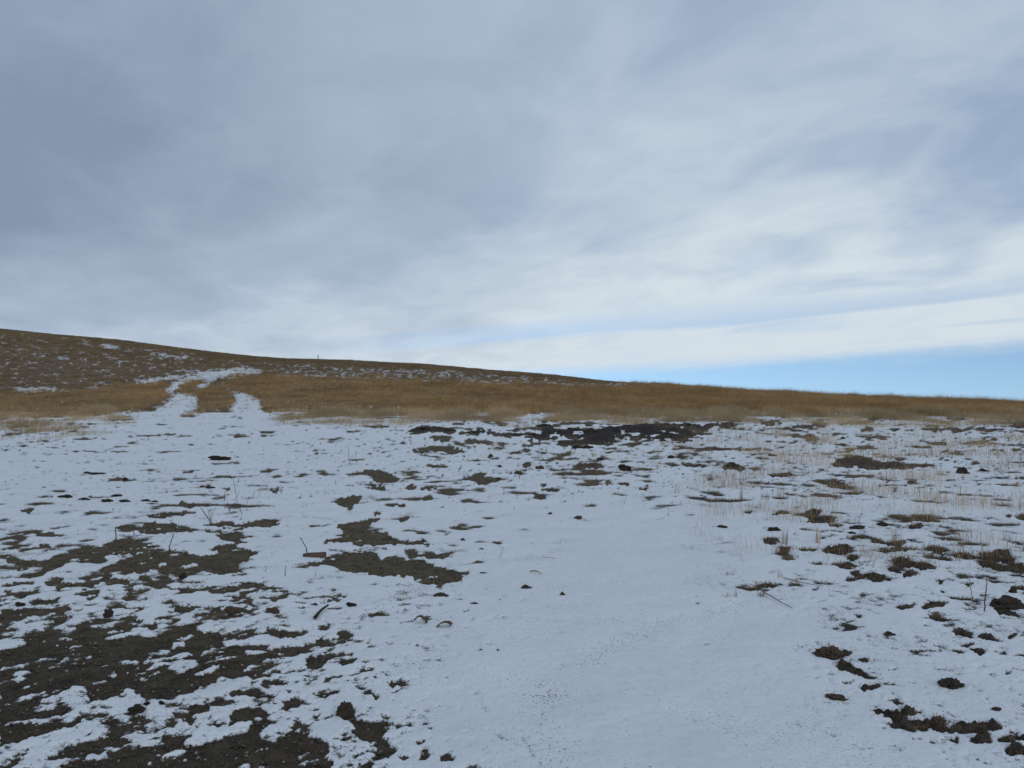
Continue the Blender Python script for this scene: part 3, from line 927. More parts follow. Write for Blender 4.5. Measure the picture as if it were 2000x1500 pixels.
# ------------------------------------------------------------------ grass (nobody could count it)
def tuft_mesh(name, n, rad, h, width, lean, spread, mat, seed, seg=2):
    rg = random.Random(seed)
    V, F = [], []
    for _ in range(n):
        a = rg.uniform(0, 2 * math.pi)
        r = rad * math.sqrt(rg.random())
        bx, by = r * math.cos(a), r * math.sin(a)
        hh = h * rg.uniform(0.45, 1.0)
        dx = lean * hh * rg.uniform(.3, 1.3) + spread * hh * rg.gauss(0, 1)
        dy = spread * hh * rg.gauss(0, 1)
        w = width * rg.uniform(.7, 1.2)
        t = rg.uniform(0, math.pi)
        wx, wy = math.cos(t) * w / 2, math.sin(t) * w / 2
        i0 = len(V)
        for s in range(seg):
            f = s / seg
            k = (1 - 0.5 * f)
            cx, cy, cz = bx + dx * f * f * .9, by + dy * f * f * .9, hh * f - 0.03 * (s == 0)
            V += [(cx - wx * k, cy - wy * k, cz), (cx + wx * k, cy + wy * k, cz)]
        V.append((bx + dx, by + dy, hh * (1 - 0.25 * abs(dx / hh))))
        for s in range(seg - 1):
            F.append((i0 + 2 * s, i0 + 2 * s + 1, i0 + 2 * s + 3, i0 + 2 * s + 2))
        F.append((i0 + 2 * seg - 2, i0 + 2 * seg - 1, i0 + 2 * seg))
    return mesh_obj(name, V, F, mat, link=False)


def scatter(name, pts, scales, variants, label, seed):
    """one object: a cloud of points carrying tufts through geometry nodes"""
    rg = np.random.default_rng(seed)
    c = bpy.data.collections.new(name + "_tufts")
    for v in variants:
        c.objects.link(v)
    me = bpy.data.meshes.new(name)
    me.vertices.add(len(pts))
    me.vertices.foreach_set('co', pts.astype(np.float32).ravel())
    for an, dat in (("size", scales), ("turn", rg.uniform(-.7, .7, len(pts)))):
        at = me.attributes.new(an, 'FLOAT', 'POINT')
        at.data.foreach_set('value', dat.astype(np.float32))
    at = me.attributes.new("pick", 'INT', 'POINT')
    at.data.foreach_set('value', rg.integers(0, len(variants), len(pts)).astype(np.int32))
    o = bpy.data.objects.new(name, me)
    COL.objects.link(o)
    ng = bpy.data.node_groups.new(name + "_nodes", 'GeometryNodeTree')
    ng.interface.new_socket("Geometry", in_out='INPUT', socket_type='NodeSocketGeometry')
    ng.interface.new_socket("Geometry", in_out='OUTPUT', socket_type='NodeSocketGeometry')
    N, L = ng.nodes, ng.links
    gi, go = N.new("NodeGroupInput"), N.new("NodeGroupOutput")
    ci = N.new("GeometryNodeCollectionInfo")
    ci.inputs["Collection"].default_value = c
    ci.inputs["Separate Children"].default_value = True
    ci.inputs["Reset Children"].default_value = True
    ip = N.new("GeometryNodeInstanceOnPoints")
    ip.inputs["Pick Instance"].default_value = True

    def attr(n, t):
        a = N.new("GeometryNodeInputNamedAttribute")
        a.data_type = t
        a.inputs["Name"].default_value = n
        return a.outputs["Attribute"]
    rot = N.new("ShaderNodeCombineXYZ")
    L.new(attr("turn", 'FLOAT'), rot.inputs[2])
    L.new(gi.outputs[0], ip.inputs["Points"])
    L.new(ci.outputs[0], ip.inputs["Instance"])
    L.new(attr("pick", 'INT'), ip.inputs["Instance Index"])
    L.new(rot.outputs[0], ip.inputs["Rotation"])
    L.new(attr("size", 'FLOAT'), ip.inputs["Scale"])
    L.new(ip.outputs[0], go.inputs[0])
    md = o.modifiers.new("grass", 'NODES')
    md.node_group = ng
    tag(o, label, kind="stuff")
    return o


def polar_points(n, y0, y1, seed, power=0.0, umax=0.80):
    """points spread over the sector in front, evenly per square metre times y**power"""
    rg = np.random.default_rng(seed)
    k = 2.0 + power
    y = (rg.random(n) * (y1 ** k - y0 ** k) + y0 ** k) ** (1 / k) if abs(k) > 1e-6 else y0 * (y1 / y0) ** rg.random(n)
    x = rg.uniform(-umax, umax, n) * y
    return x, y, rg.random(n)


def build_grass():
    # the tall swaying grass at the foot of the slope
    x, y, r = polar_points(260000, 40, 190, 1, -1.4)
    z = terrain(x, y)
    px, py = project(x, y, z)
    m = np.clip(sample(M_TALL, px + 9 * perlin(x, y / 2, 60), py + 8 * perlin(x / 1.5, y / 3, 61) + 8 * perlin(x / 5, y / 8, 69)), 0, 1)
    fringe = sstep(py, 826, 806) * 0.10 * sstep(y, 34, 42)
    clump = 0.55 + 0.9 * perlin(x / 2.5, y / 4, 62)
    yc = np.interp(px, YCX, YCV)
    ok = (r < m * np.clip(clump, .35, 1) + 0.0) & (y < yc * 1.12)
    s = (0.75 + 0.35 * perlin(x / 7, y / 7, 63) + 0.25 * (r - .5)) * np.clip(y / 70, 0.8, 1.15) * (0.6 + 0.4 * sstep(px, 600, 1300))
    v = [tuft_mesh("tall_tuft", 26, .26, .62, .011, .38, .16, M_TALLG, 100 + i) for i in range(6)]
    v += [tuft_mesh("tall_tuft", 7, .26, 1.05, .013, .42, .10, M_TALLG, 110 + i) for i in range(2)]
    scatter("tall_grass", np.stack([x, y, z], -1)[ok], s[ok], v, "tall straw coloured prairie grass at the foot of the slope", 2)
    # thin fringe of stalks where the grass meets the snow
    x, y, r = polar_points(80000, 21, 47, 4, -1.0)
    z = terrain(x, y)
    px, py = project(x, y, z)
    w = 1.0 * sstep(py, 842, 806) * np.clip(.15 + 1.6 * perlin(x / 2.2, y / 5, 64) + .4 * sstep(px, 560, 700), 0, 1)
    w = np.maximum(w, .7 * sstep(py, 868, 846) * sstep(px, 330, 40) * np.clip(1.6 * perlin(x / 1.2, y / 3, 68), 0, 1))
    w = w * (1 - .85 * np.clip(sample(blur(M_TRACK, 6), px, py) * 2, 0, 1))
    w = w * (1 - .92 * sstep(px, 235, 300) * sstep(px, 560, 500) * sstep(py, 796, 806))      # the wheel track runs out onto the open snow
    ok = r < w
    v = [tuft_mesh("thin_tuft", 10, .20, .34, .008, .30, .25, M_STRAW, 130 + i) for i in range(5)]
    scatter("fringe_grass", np.stack([x, y, z], -1)[ok], (0.6 + r * 1.4)[ok], v, "sparse straw stalks where the tall grass thins into the snow", 5)
    # short grass and tussocks over the whole far slope
    x, y, r = polar_points(300000, 46, 420, 7, -0.9)
    z = terrain(x, y)
    px, py = project(x, y, z)
    yc = np.interp(px, YCX, YCV)
    B, _, _, n = bareness(x, y, z)
    w = 0.20 + 0.65 * sstep(B, -0.25, 0.35)
    w = w * (1 - np.clip(sample(M_TRACK, px, py) * 1.2, 0, .86)) * (1 - 0.8 * np.clip(sample(M_TALL, px, py), 0, 1))
    ok = (r < w) & (y < yc * 1.08)
    s = (0.7 + 0.7 * np.abs(perlin(x / 5, y / 5, 66))) * np.clip(y / 140, .7, 1.8)
    v = [tuft_mesh("hill_tuft", 22, .42, .30, .02, .25, .35, M_HILLG, 160 + i) for i in range(6)]
    scatter("slope_grass", np.stack([x, y, z], -1)[ok], s[ok], v, "short brown grass covering the far snowy slope", 8)
    # faint single stalks standing through the snow on the right
    x, y, r = polar_points(80000, 6, 40, 9, -1.6)
    z = terrain(x, y)
    px, py = project(x, y, z)
    B, _, _, n = bareness(x, y, z)
    zone = sstep(px + 1.1 * (880 - py) * 0.5, 1180, 1420) * sstep(py, 1130, 1030) * sstep(px - (py - 900) * 1.0, 1120, 1330)
    zone = zone + .35 * sstep(py, 960, 880) * sstep(px, 850, 1050)
    zone = zone * np.clip(.3 + 1.3 * perlin(x / 1.3, y / 1.6, 67), 0.04, 1)
    ok = (r < .50 * zone)
    v = [tuft_mesh("stalks", 5, .14, .22, .0034, .10, .20, M_STRAW, 190 + i) for i in range(6)]
    scatter("dry_stalks", np.stack([x, y, z], -1)[ok], (0.55 + r * 2.2)[ok], v, "thin pale stalks standing through the snow on the right", 10)
    # leaf litter and stubble on the dark turf
    x, y, r = polar_points(150000, 3.4, 30, 12, -1.7)
    z = terrain(x, y)
    px, py = project(x, y, z)
    B, _, _, n = bareness(x, y, z)
    ok = (B > 0.1) & (px > 1080) & (py > 835) & (r < .26 + .4 * sstep(y, 4.5, 8))
    v = [tuft_mesh("stubble", 12, .06, .020, .0035, .4, 1.5, M_HILLG, 220 + i) for i in range(5)]
    scatter("turf_stubble", np.stack([x, y, z + .02], -1)[ok], ((0.5 + r * 1.6) * (.6 + .4 * sstep(y, 4.5, 8)))[ok], v, "short matted stubble on the dark turf clumps at the right", 13)


build_grass()


def build_gravel():
    """grains and crumbs lying on the near bare soil and a few on the snow beside it"""
    rg = np.random.default_rng(17)
    n = 90000
    y = 3.3 * (12 / 3.3) ** rg.random(n)
    x = rg.uniform(-.68, .68, n) * y
    z = terrain(x, y)
    B, px, py, nn = bareness(x, y, z)
    r = rg.random(n)
    ok = ((B > 0.12) & (r < .40) & (px < 1150)) | ((B > -0.30) & (B < 0.05) & (r < .05))
    x, y, z, B = x[ok], y[ok], z[ok], B[ok]
    k = len(x)
    s = 0.0026 + 0.0050 * rg.random(k) ** 3 * 2
    s = s * np.where(B < 0.05, 1.0, 1.0)
    base = np.array([(1, 0, 0), (0, 1, 0), (-1, 0, 0), (0, -1, 0), (0, 0, .8), (0, 0, -.5)], float)
    a = rg.uniform(0, 6.28, k)
    jit = rg.uniform(.6, 1.3, (k, 6, 3))
    P = base[None] * jit * s[:, None, None]
    ca, sa = np.cos(a)[:, None], np.sin(a)[:, None]
    Q = np.stack([P[..., 0] * ca - P[..., 1] * sa, P[..., 0] * sa + P[..., 1] * ca, P[..., 2]], -1)
    zz = z + np.where(B > 0.05, 0.008, 0.004)
    Q += np.stack([x, y, zz], -1)[:, None, :]
    f0 = np.array([(0, 1, 4), (1, 2, 4), (2, 3, 4), (3, 0, 4), (1, 0, 5), (2, 1, 5), (3, 2, 5), (0, 3, 5)])
    F = (f0[None] + (np.arange(k) * 6)[:, None, None]).reshape(-1, 3)
    me = bpy.data.meshes.new("gravel")
    V = Q.reshape(-1, 3).astype(np.float32)
    me.vertices.add(len(V))
    me.vertices.foreach_set('co', V.ravel())
    me.loops.add(F.size)
    me.loops.foreach_set('vertex_index', F.astype(np.int32).ravel())
    me.polygons.add(len(F))
    me.polygons.foreach_set('loop_start', np.arange(0, F.size, 3, dtype=np.int32))
    me.polygons.foreach_set('loop_total', np.full(len(F), 3, np.int32))
    me.update(calc_edges=True)
    tone = np.where(rg.random(k) < .13, rg.uniform(.16, .36, k), rg.uniform(.02, .11, k))
    col = np.repeat(tone[:, None] * np.array([1.0, .88, .72])[None], 6, 0)
    at = me.attributes.new("tint", 'FLOAT_COLOR', 'POINT')
    at.data.foreach_set('color', np.concatenate([col, np.ones((len(col), 1))], 1).astype(np.float32).ravel())
    m, N, L = new_mat("gravel")
    out = N.new("ShaderNodeOutputMaterial")
    bs = N.new("ShaderNodeBsdfPrincipled")
    bs.inputs["Roughness"].default_value = .9
    L.new(bs.outputs[0], out.inputs[0])
    an = N.new("ShaderNodeAttribute")
    an.attribute_name = "tint"
    L.new(an.outputs["Color"], bs.inputs["Base Color"])
    me.materials.append(m)
    o = bpy.data.objects.new("gravel", me)
    COL.objects.link(o)
    tag(o, "fine gravel and soil crumbs on the bare patches in front", kind="stuff")


build_gravel()


# ------------------------------------------------------------------ clods and stones
def clod_mesh(seed, rough=0.55, sub=4, jag=0.26):
    rg = random.Random(seed)
    bm = bmesh.new()
    bmesh.ops.create_icosphere(bm, subdivisions=sub, radius=0.5)
    from mathutils import noise as mn
    off = Vector((rg.uniform(-50, 50), rg.uniform(-50, 50), rg.uniform(-50, 50)))
    for v in bm.verts:
        d = v.co.normalized()
        k = 1 + rough * mn.noise(d * 1.7 + off) + jag * mn.noise(d * 5 + off) + jag * .5 * mn.noise(d * 11 + off)
        v.co = d * 0.5 * k
        if v.co.z < -0.18:
            v.co.z = -0.18 + (v.co.z + .18) * .25
    me = bpy.data.meshes.new("dirt_clod")
    bm.to_mesh(me)
    bm.free()
    return me


CLODS = [clod_mesh(s) for s in range(7)]
SHAGGY = [clod_mesh(40 + s, .4, 4, .42) for s in range(3)]
CLODMESH = {}


def clod(px, py, w, hr, label, mat=None, name="dirt_clod", cat="clod", group=None, shag=False, depth=None, k=None):
    x, y, z = ground_at(px, py)
    W = w / FPX * y
    lst = SHAGGY if shag else CLODS
    i = k if k is not None else int(px * 7 + py) % len(lst)
    mat = mat or M_CLOD
    key = (shag, i % len(lst), mat.name)
    if key not in CLODMESH:
        me = lst[i % len(lst)].copy()
        me.name = name
        me.materials.append(mat)
        CLODMESH[key] = me
    o = bpy.data.objects.new(name, CLODMESH[key])
    COL.objects.link(o)
    h = W * hr
    o.scale = (W, W * (depth or 0.75), max(h * 1.25, W * .16))
    o.rotation_euler = (0, 0, random.Random(px * py).uniform(-.5, .5))
    o.location = (x, y, z + h * .20 + 0.004)
    tag(o, label, cat, group)
    return o


ROW = "row of dark clods across the left snow"
clod(431, 899, 38, .25, "broad flat black clod alone on smooth snow behind the dead stem cluster")
clod(128, 973, 27, .25, "flat black clod at the left end of the row of clods on the left snow", group=ROW)
clod(165, 977, 20, .22, "second clod from the left in the row of clods on the left snow", group=ROW)
clod(209, 981, 23, .28, "third clod from the left in the row of clods on the left snow", group=ROW)
clod(227, 971, 19, .32, "dark clod raised just behind the middle of the row on the left snow", group=ROW)
clod(243, 981, 20, .28, "clod just right of the raised one in the row on the left snow", group=ROW)
clod(285, 980, 17, .28, "second clod from the right end of the row on the left snow", group=ROW)
clod(302, 981, 12, .30, "smallest clod at the right end of the row on the left snow", group=ROW)
clod(170, 925, 13, .3, "smaller left one of two dark clods on the far left snow", group="pair of clods on the far left snow")
clod(192, 927, 28, .16, "longer flat right one of two dark clods on the far left snow", group="pair of clods on the far left snow")
clod(245, 938, 9, .6, "tiny black clod alone between the clod row and the farther pair")
clod(395, 953, 9, .6, "small reddish clod behind the stem cluster", M_RED)
clod(411, 955, 17, .35, "dark clod beside the small reddish one behind the stem cluster")
clod(358, 1131, 15, .7, "round black lump below the soil patch that holds the upright twig")
clod(211, 1206, 19, .85, "tall black lump standing at the top edge of the big front soil area")
clod(40, 1186, 16, .6, "dark lump on the streak of bare soil at the left edge")
clod(266, 1394, 28, .62, "dark brown clod in the snow band between the two front soil areas", M_CLOD)
clod(287, 1380, 13, .55, "small clod right behind the dark brown one in the front snow band")
clod(313, 1376, 15, .3, "flat small clod to the right of the pair in the front snow band")
clod(457, 1200, 27, .6, "snow flecked brown clod at the rear right of the front soil", M_BROWN)
clod(531, 1199, 24, .5, "brown clod half buried in snow right of the snow flecked one", M_BROWN)
clod(687, 1186, 18, .5, "dark oval stone alone on snow below the wooden block", M_CLOD, "stone", "stone")
clod(614, 1184, 17, .3, "flat dark stone on snow just left of the oval stone", M_CLOD, "stone", "stone")
clod(672, 1402, 30, 1.0, "shaggy brown tussock standing between soil and snow at the front", M_BROWN, "tussock", "tussock", shag=True)
clod(939, 1275, 10, .65, "grey rounded stone on the snow, left one of the front pair", M_CLOD, "stone", "stone")
clod(972, 1275, 6, 1.0, "small black stone on the snow, right one of the front pair", M_CLOD, "stone", "stone")
clod(1099, 1166, 10, .9, "upright brown stone on the open snow right of the other crumbs", M_BROWN, "stone", "stone")
clod(976, 1175, 10, .35, "small flat stone on the snow left of the upright brown one", M_CLOD, "stone", "stone")
clod(927, 1183, 18, .33, "dark stone with a thin tail on the snow below the right soil patch", M_CLOD, "stone", "stone")
clod(862, 1166, 28, .24, "long flat reddish stone below the tip of the soil patch", M_BROWN, "stone", "stone")
clod(1028, 1152, 20, .42, "dark clod on snow right of the long flat reddish stone")
clod(904, 1058, 9, .75, "small round clod on snow right of the middle soil patches")
clod(941, 1075, 11, .35, "flat small clod on snow below the small round one")
clod(1074, 1006, 8, .75, "tiny grassy clod on the middle snow", M_BROWN)
clod(1129, 1014, 16, .42, "grassy brown clod on the middle snow at the edge of the clear drift", M_BROWN, shag=True)
clod(945, 1123, 13, .4, "dark clod right of the pointed end of the largest soil patch")
clod(959, 893, 8, .8, "tiny black clod below the left part of the black soil strip")
clod(1055, 917, 18, .42, "domed reddish brown clod in front of the black soil strip", M_BROWN)
clod(1222, 920, 23, .6, "black clod capped with snow in front of the black soil strip")
clod(1012, 927, 15, .5, "olive brown clod with a leaning twig beside it", M_BROWN, shag=True)
clod(976, 914, 8, .7, "small dark clod left of the domed reddish brown one")
clod(1174, 899, 13, .35, "flat dark clod behind the brown turf patch in the middle")
clod(1128, 876, 22, .3, "left half of two black clods at the lower edge of the black strip")
clod(1148, 876, 20, .3, "right half of two black clods at the lower edge of the black strip")
clod(973, 937, 9, .45, "little black clod at the right end of a soil patch")
clod(1646, 858, 10, .5, "tiny black clod below the grass edge at the right")
clod(1431, 914, 22, .5, "black clod on a brown turf patch right of the black strip")
clod(1879, 926, 20, .72, "tall black lump alone on the snow at the far right")
clod(1919, 921, 13, .45, "low dark clod right of the tall black lump")
clod(1310, 895, 13, .42, "dark clod below the right end of the black strip")
clod(1510, 892, 17, .3, "flat dark clod among pale stalks at the right")
clod(1413, 1032, 16, .4, "dark clod with a thin pointed tail at the edge of the clear drift")
clod(1397, 1031, 16, .14, "thin dark sliver touching the tailed clod at the drift edge", M_CLOD)
clod(1512, 1038, 23, .36, "dark oval clod beside a tall pale tuft", M_CLOD)
clod(1723, 1028, 22, .36, "dark oval clod at the foot of thin grey stalks")
clod(1674, 1034, 28, .32, "broad dark clod left of the clod with grey stalks")
clod(1663, 1044, 14, .4, "small dark clod just below the broad dark one")
clod(1618, 1283, 50, .36, "shaggy reddish tussock with dry needles at the drift's right edge", M_BROWN, "tussock", "tussock", shag=True)
clod(1858, 1345, 46, .40, "dark shaggy tussock alone on snow near the right front", M_CLOD, "tussock", "tussock", shag=True)
clod(1633, 1369, 34, .30, "small reddish tussock with thin stems below the larger one", M_BROWN, "tussock", "tussock", shag=True)
clod(1737, 1243, 20, .42, "dark clod on open snow right of the lying grass")
clod(1945, 1391, 20, .35, "small reddish clod above the right front turf", M_BROWN)
ORD = "first second third fourth fifth sixth seventh eighth ninth tenth eleventh twelfth thirteenth fourteenth fifteenth".split()
for i, (a, b, w) in enumerate([(826, 841, 24), (882, 843, 20), (921, 846, 18), (1007, 851, 20), (1042, 851, 22), (1062, 834, 26), (1086, 832, 14), (1121, 842, 28), (1152, 846, 28),
                               (1190, 839, 26), (1226, 835, 22), (1262, 832, 20), (1301, 832, 24), (1341, 833, 26), (1389, 831, 20)]):
    clod(a, b, w, .26, "black lump standing up in the black soil strip, %s one from its left end" % ORD[i], M_CLOD, group="lumps along the black soil strip", depth=1.0)

# the big black clod with a knob at the right edge
big = clod(1966, 1187, 62, .34, "largest black clod with a round knob on top at the right edge", M_CLOD, k=2)
kx, ky, kz = ground_at(1979, 1187)
kme = CLODS[4].copy()
kme.materials.append(M_CLOD)
kn = bpy.data.objects.new("knob", kme)
COL.objects.link(kn)
kn.parent = big
bpy.context.view_layer.update()
kn.matrix_parent_inverse = big.matrix_world.inverted()
kn.location = (kx, ky, kz + .118)
kn.scale = (.045, .045, .05)


# ------------------------------------------------------------------ twigs and dead stems
def tube(bm, pts, r0, r1, sides=6):
    rings = []
    n = len(pts)
    for i, p in enumerate(pts):
        p = Vector(p)
        a = Vector(pts[max(i - 1, 0)])
        b = Vector(pts[min(i + 1, n - 1)])
        d = (b - a).normalized()
        s = d.cross(Vector((0.3, 1, 0.1))).normalized()
        t = d.cross(s)
        r = r0 + (r1 - r0) * i / (n - 1)
        rings.append([bm.verts.new(p + (s * math.cos(2 * math.pi * k / sides) + t * math.sin(2 * math.pi * k / sides)) * r) for k in range(sides)])
    for i in range(n - 1):
        for k in range(sides):
            bm.faces.new((rings[i][k], rings[i][(k + 1) % sides], rings[i + 1][(k + 1) % sides], rings[i + 1][k]))
    bm.faces.new(rings[0][::-1])
    bm.faces.new(rings[-1])


def plane_point(px, py, y):
    """point at forward distance y on the sight line through (px, py)"""
    b = (750 - py) / FPX
    t = y / (CP - b * SP)
    return Vector(((px - 1000) / FPX * t, y, EYE + t * (SP + b * CP)))


def stem(lines, label, mat=None, r=0.0045, name="dead_stem", cat="stem", group=None, knots=False, lean=0.0):
    """lines: polylines in photograph pixels; the first point of the first line stands on the ground"""
    gx, gy, gz = ground_at(*lines[0][0])
    base = Vector((gx, gy, gz))
    bm = bmesh.new()
    rg = random.Random(int(lines[0][0][0] * 31 + lines[0][0][1]))
    for li, ln in enumerate(lines):
        pts = []
        yb = gy if li == 0 else gy + rg.uniform(-.03, .03)
        for a, b in zip(ln[:-1], ln[1:]):
            for k in range(4):
                f = k / 4
                pts.append((a[0] + (b[0] - a[0]) * f, a[1] + (b[1] - a[1]) * f))
        pts.append(ln[-1])
        P = []
        for i, (a, b) in enumerate(pts):
            q = plane_point(a, b, yb + lean * i / len(pts) * .1) - base
            if i:
                q += Vector((rg.gauss(0, .0016), rg.gauss(0, .004), 0))
            P.append(q)
        if li == 0:
            P[0].z -= 0.02
        rr = r if li == 0 else r * .75
        tube(bm, P, rr, rr * .55)
        if knots:
            for i in range(2, len(P) - 1, 2):
                s = rg.choice((-1, 1))
                tube(bm, [P[i], P[i] + Vector((s * .012, .003, .010))], rr * .7, rr * .4, 5)
    me = bpy.data.meshes.new(name)
    bm.to_mesh(me)
    bm.free()
    me.materials.append(mat or M_TWIG)
    o = bpy.data.objects.new(name, me)
    COL.objects.link(o)
    o.location = base
    tag(o, label, cat, group)
    return o


CL = "dead stems standing on the left snow"
stem([[(600, 1083), (597, 1068), (591, 1057), (585, 1049)]], "knotty grey twig leaning out of the snow behind the wooden block", r=.0055, name="twig", cat="twig", knots=True)
stem([[(327, 1086), (331, 1068), (337, 1050), (340, 1040)]], "knobbly upright twig standing in the left soil patch", r=.0052, name="twig", cat="twig", knots=True)
stem([[(228, 1057), (226, 1040), (225, 1030), (242, 1028), (258, 1030), (275, 1030)], [(262, 1046), (259, 1030)]],
     "stem bent over into an arch above the soil at the left", M_TWIG, .006, "bent_stem", "stem")
stem([[(411, 1019), (402, 1004), (392, 992), (386, 985)], [(411, 1019), (407, 1000), (406, 992)], [(411, 1019), (412, 1000), (411, 993)], [(412, 1019), (416, 1003), (421, 990)], [(411, 1019), (399, 1003), (396, 996)]],
     "five pronged reddish stem cluster at the back edge of the soil", M_RED, .0042, "stem_cluster", "stem")
stem([[(474, 1007), (466, 987), (462, 975), (460, 960), (455, 934)], [(463, 972), (468, 960)]], "tallest kinked grey stem in the group on the left snow", group=CL, r=.004)
stem([[(438, 979), (439, 968), (440, 957)], [(439, 976), (437, 966)]], "short straight stem with a side shoot left of the tallest stem", group=CL, r=.005)
stem([[(449, 1000), (446, 992), (442, 984)], [(449, 999), (447, 986), (444, 980)], [(450, 1000), (451, 991)]], "three pronged stem in front of the tallest kinked one", M_TWIG, .0035, group=CL)
stem([[(483, 999), (482, 988), (484, 978), (487, 970)]], "wavy thin stem just right of the tallest kinked one", group=CL, r=.0032)
stem([[(494, 972), (498, 959)]], "short leaning stem right of the wavy thin one", group=CL, r=.004)
stem([[(503, 972), (509, 960), (513, 948)]], "long thin stem leaning right at the right end of the group", M_RED, .003, group=CL)
stem([[(464, 945), (467, 933)]], "short stub standing behind the top of the tallest stem", group=CL, r=.0035)
stem([[(516, 1120), (522, 1105)], [(518, 1120), (528, 1118)]], "leaning short stem on snow left of the straight stub", r=.003)
stem([[(557, 1128), (557, 1115), (559, 1104)]], "straight stub on snow below and left of the wooden block", r=.0038)
stem([[(617, 1128), (615, 1116)], [(617, 1128), (620, 1129)]], "hair thin short stem on snow below the wooden block", r=.0022)
stem([[(635, 968), (634, 955)]], "short single stem on clear snow left of the small soil patch", r=.004)
stem([[(658, 950), (656, 946), (655, 938)]], "short dark stem with a kink behind the single one", r=.005)
stem([[(586, 973), (590, 964)], [(587, 970), (583, 973)]], "little forked stem on clear snow right of the stem group", r=.004)
stem([[(651, 966), (653, 963), (662, 968), (672, 969)]], "thin fallen stem at the top edge of a round soil patch", M_RED, .004)
stem([[(682, 899), (681, 885), (681, 869)]], "tall thin stem alone on the far snow", r=.006)
stem([[(695, 895), (695, 881)]], "shorter stem just right of the tall thin far one", r=.005)
stem([[(803, 870), (801, 862), (797, 857)], [(802, 868), (806, 860)]], "forked stem on the far snow left of a soil patch", r=.007)
stem([[(874, 879), (877, 866), (878, 852)]], "slanting stem behind a soil patch below the black strip", r=.006)
stem([[(895, 923), (899, 913), (901, 908)], [(897, 918), (903, 911)]], "dark slanting stem rising beside small clods in the middle", r=.007)
stem([[(851, 922), (855, 915), (853, 912)], [(852, 921), (860, 914)]], "greenish branched little stem left of the dark slanting one", M_HILLG, .006)
stem([[(1014, 937), (1015, 928), (1024, 922), (1036, 914)]], "twig leaning far to the right from the olive brown clod", r=.006, name="twig", cat="twig")
stem([[(914, 965), (914, 959), (923, 958)]], "hooked straw stem on the middle snow", M_PALE, .005)
stem([[(1051, 834), (1052, 826), (1053, 817)]], "dark stake like stem at the left end of the black lumps", r=.016)
stem([[(1045, 848), (1045, 834)]], "faint thin stem in front of the black lumps", r=.007)
stem([[(1066, 884), (1068, 875), (1069, 871)]], "upright thin stem right of the pale curled stems", r=.007)
stem([[(1050, 898), (1050, 888), (1053, 882), (1057, 885), (1058, 896)], [(1061, 898), (1060, 887)]], "pale curled stems looping over a small clod", M_PALE, .007)
stem([[(1004, 997), (1004, 988)]], "tiny upright stem on the middle snow", r=.004)
stem([[(976, 1093), (979, 1082), (983, 1070), (984, 1067)], [(981, 1070), (971, 1065)]], "straw coloured stem with a seed head on the middle snow", M_PALE, .0028)
stem([[(1117, 978), (1119, 970), (1122, 966)]], "pale slanting straw on the snow above the clear drift", M_PALE, .004)
stem([[(1218, 985), (1224, 970)]], "thin slanting straw at the top edge of the clear drift", M_PALE, .004)
stem([[(1306, 1010), (1306, 998), (1303, 993)]], "thin pale stalk at the upper right edge of the drift", M_PALE, .004)
stem([[(1901, 1180), (1897, 1160), (1894, 1138), (1892, 1117)]], "left one of two tall stalks beside the largest black clod", M_PALE, .0042)
stem([[(1923, 1199), (1924, 1170), (1926, 1150), (1927, 1129)]], "right reddish one of two tall stalks beside the largest black clod", M_RED, .005)
stem([[(1690, 1108), (1702, 1090), (1709, 1068)]], "pale bent stalk, left one of a leaning pair at the right", M_PALE, .0035)
stem([[(1705, 1110), (1711, 1090), (1715, 1069)]], "pale bent stalk, right one of a leaning pair at the right", M_PALE, .0035)
stem([[(1676, 1026), (1679, 1012), (1683, 998)]], "thin grey stalk rising behind the broad dark clod", M_TWIG, .003)
stem([[(1722, 1026), (1726, 1012), (1728, 1003)]], "thin grey stalk rising from the dark oval clod", M_TWIG, .003)
stem([[(1732, 950), (1732, 935), (1731, 920)]], "thin grey upright stalk below the long turf patch", M_TWIG, .004)
stem([[(1876, 968), (1876, 950)]], "thin brown stalk below the tall black lump", M_TWIG, .004)


def lying(pts, label, mat, r, name, cat):
    P = []
    for (a, b) in pts:
        x, y, z = ground_at(a, b)
        P.append(Vector((x, y, z + .03)))
    base = P[0].copy()
    bm = bmesh.new()
    tube(bm, [p - base for p in P], r, r * .5)
    me = bpy.data.meshes.new(name)
    bm.to_mesh(me)
    bm.free()
    me.materials.append(mat)
    o = bpy.data.objects.new(name, me)
    COL.objects.link(o)
    o.location = base
    return tag(o, label, cat)


lying([(1058, 1094), (1068, 1095), (1079, 1096), (1087, 1098)], "thin straw lying flat on the clear snow drift", M_PALE, .004, "fallen_straw", "straw")
lying([(1036, 1123), (1044, 1122), (1052, 1124), (1057, 1128)], "short curved tan leaf lying on the snow drift's left edge", M_STRAW, .007, "fallen_leaf", "leaf")
lying([(1488, 1162), (1505, 1172), (1525, 1184), (1548, 1196)], "dark stalk of flattened grass lying diagonally on the snow", M_HILLG, .005, "fallen_stalk", "stalk")
lying([(1530, 1136), (1560, 1144), (1590, 1150), (1605, 1152)], "long flattened grass stalk lying behind the diagonal one", M_HILLG, .004, "fallen_stalk", "stalk")


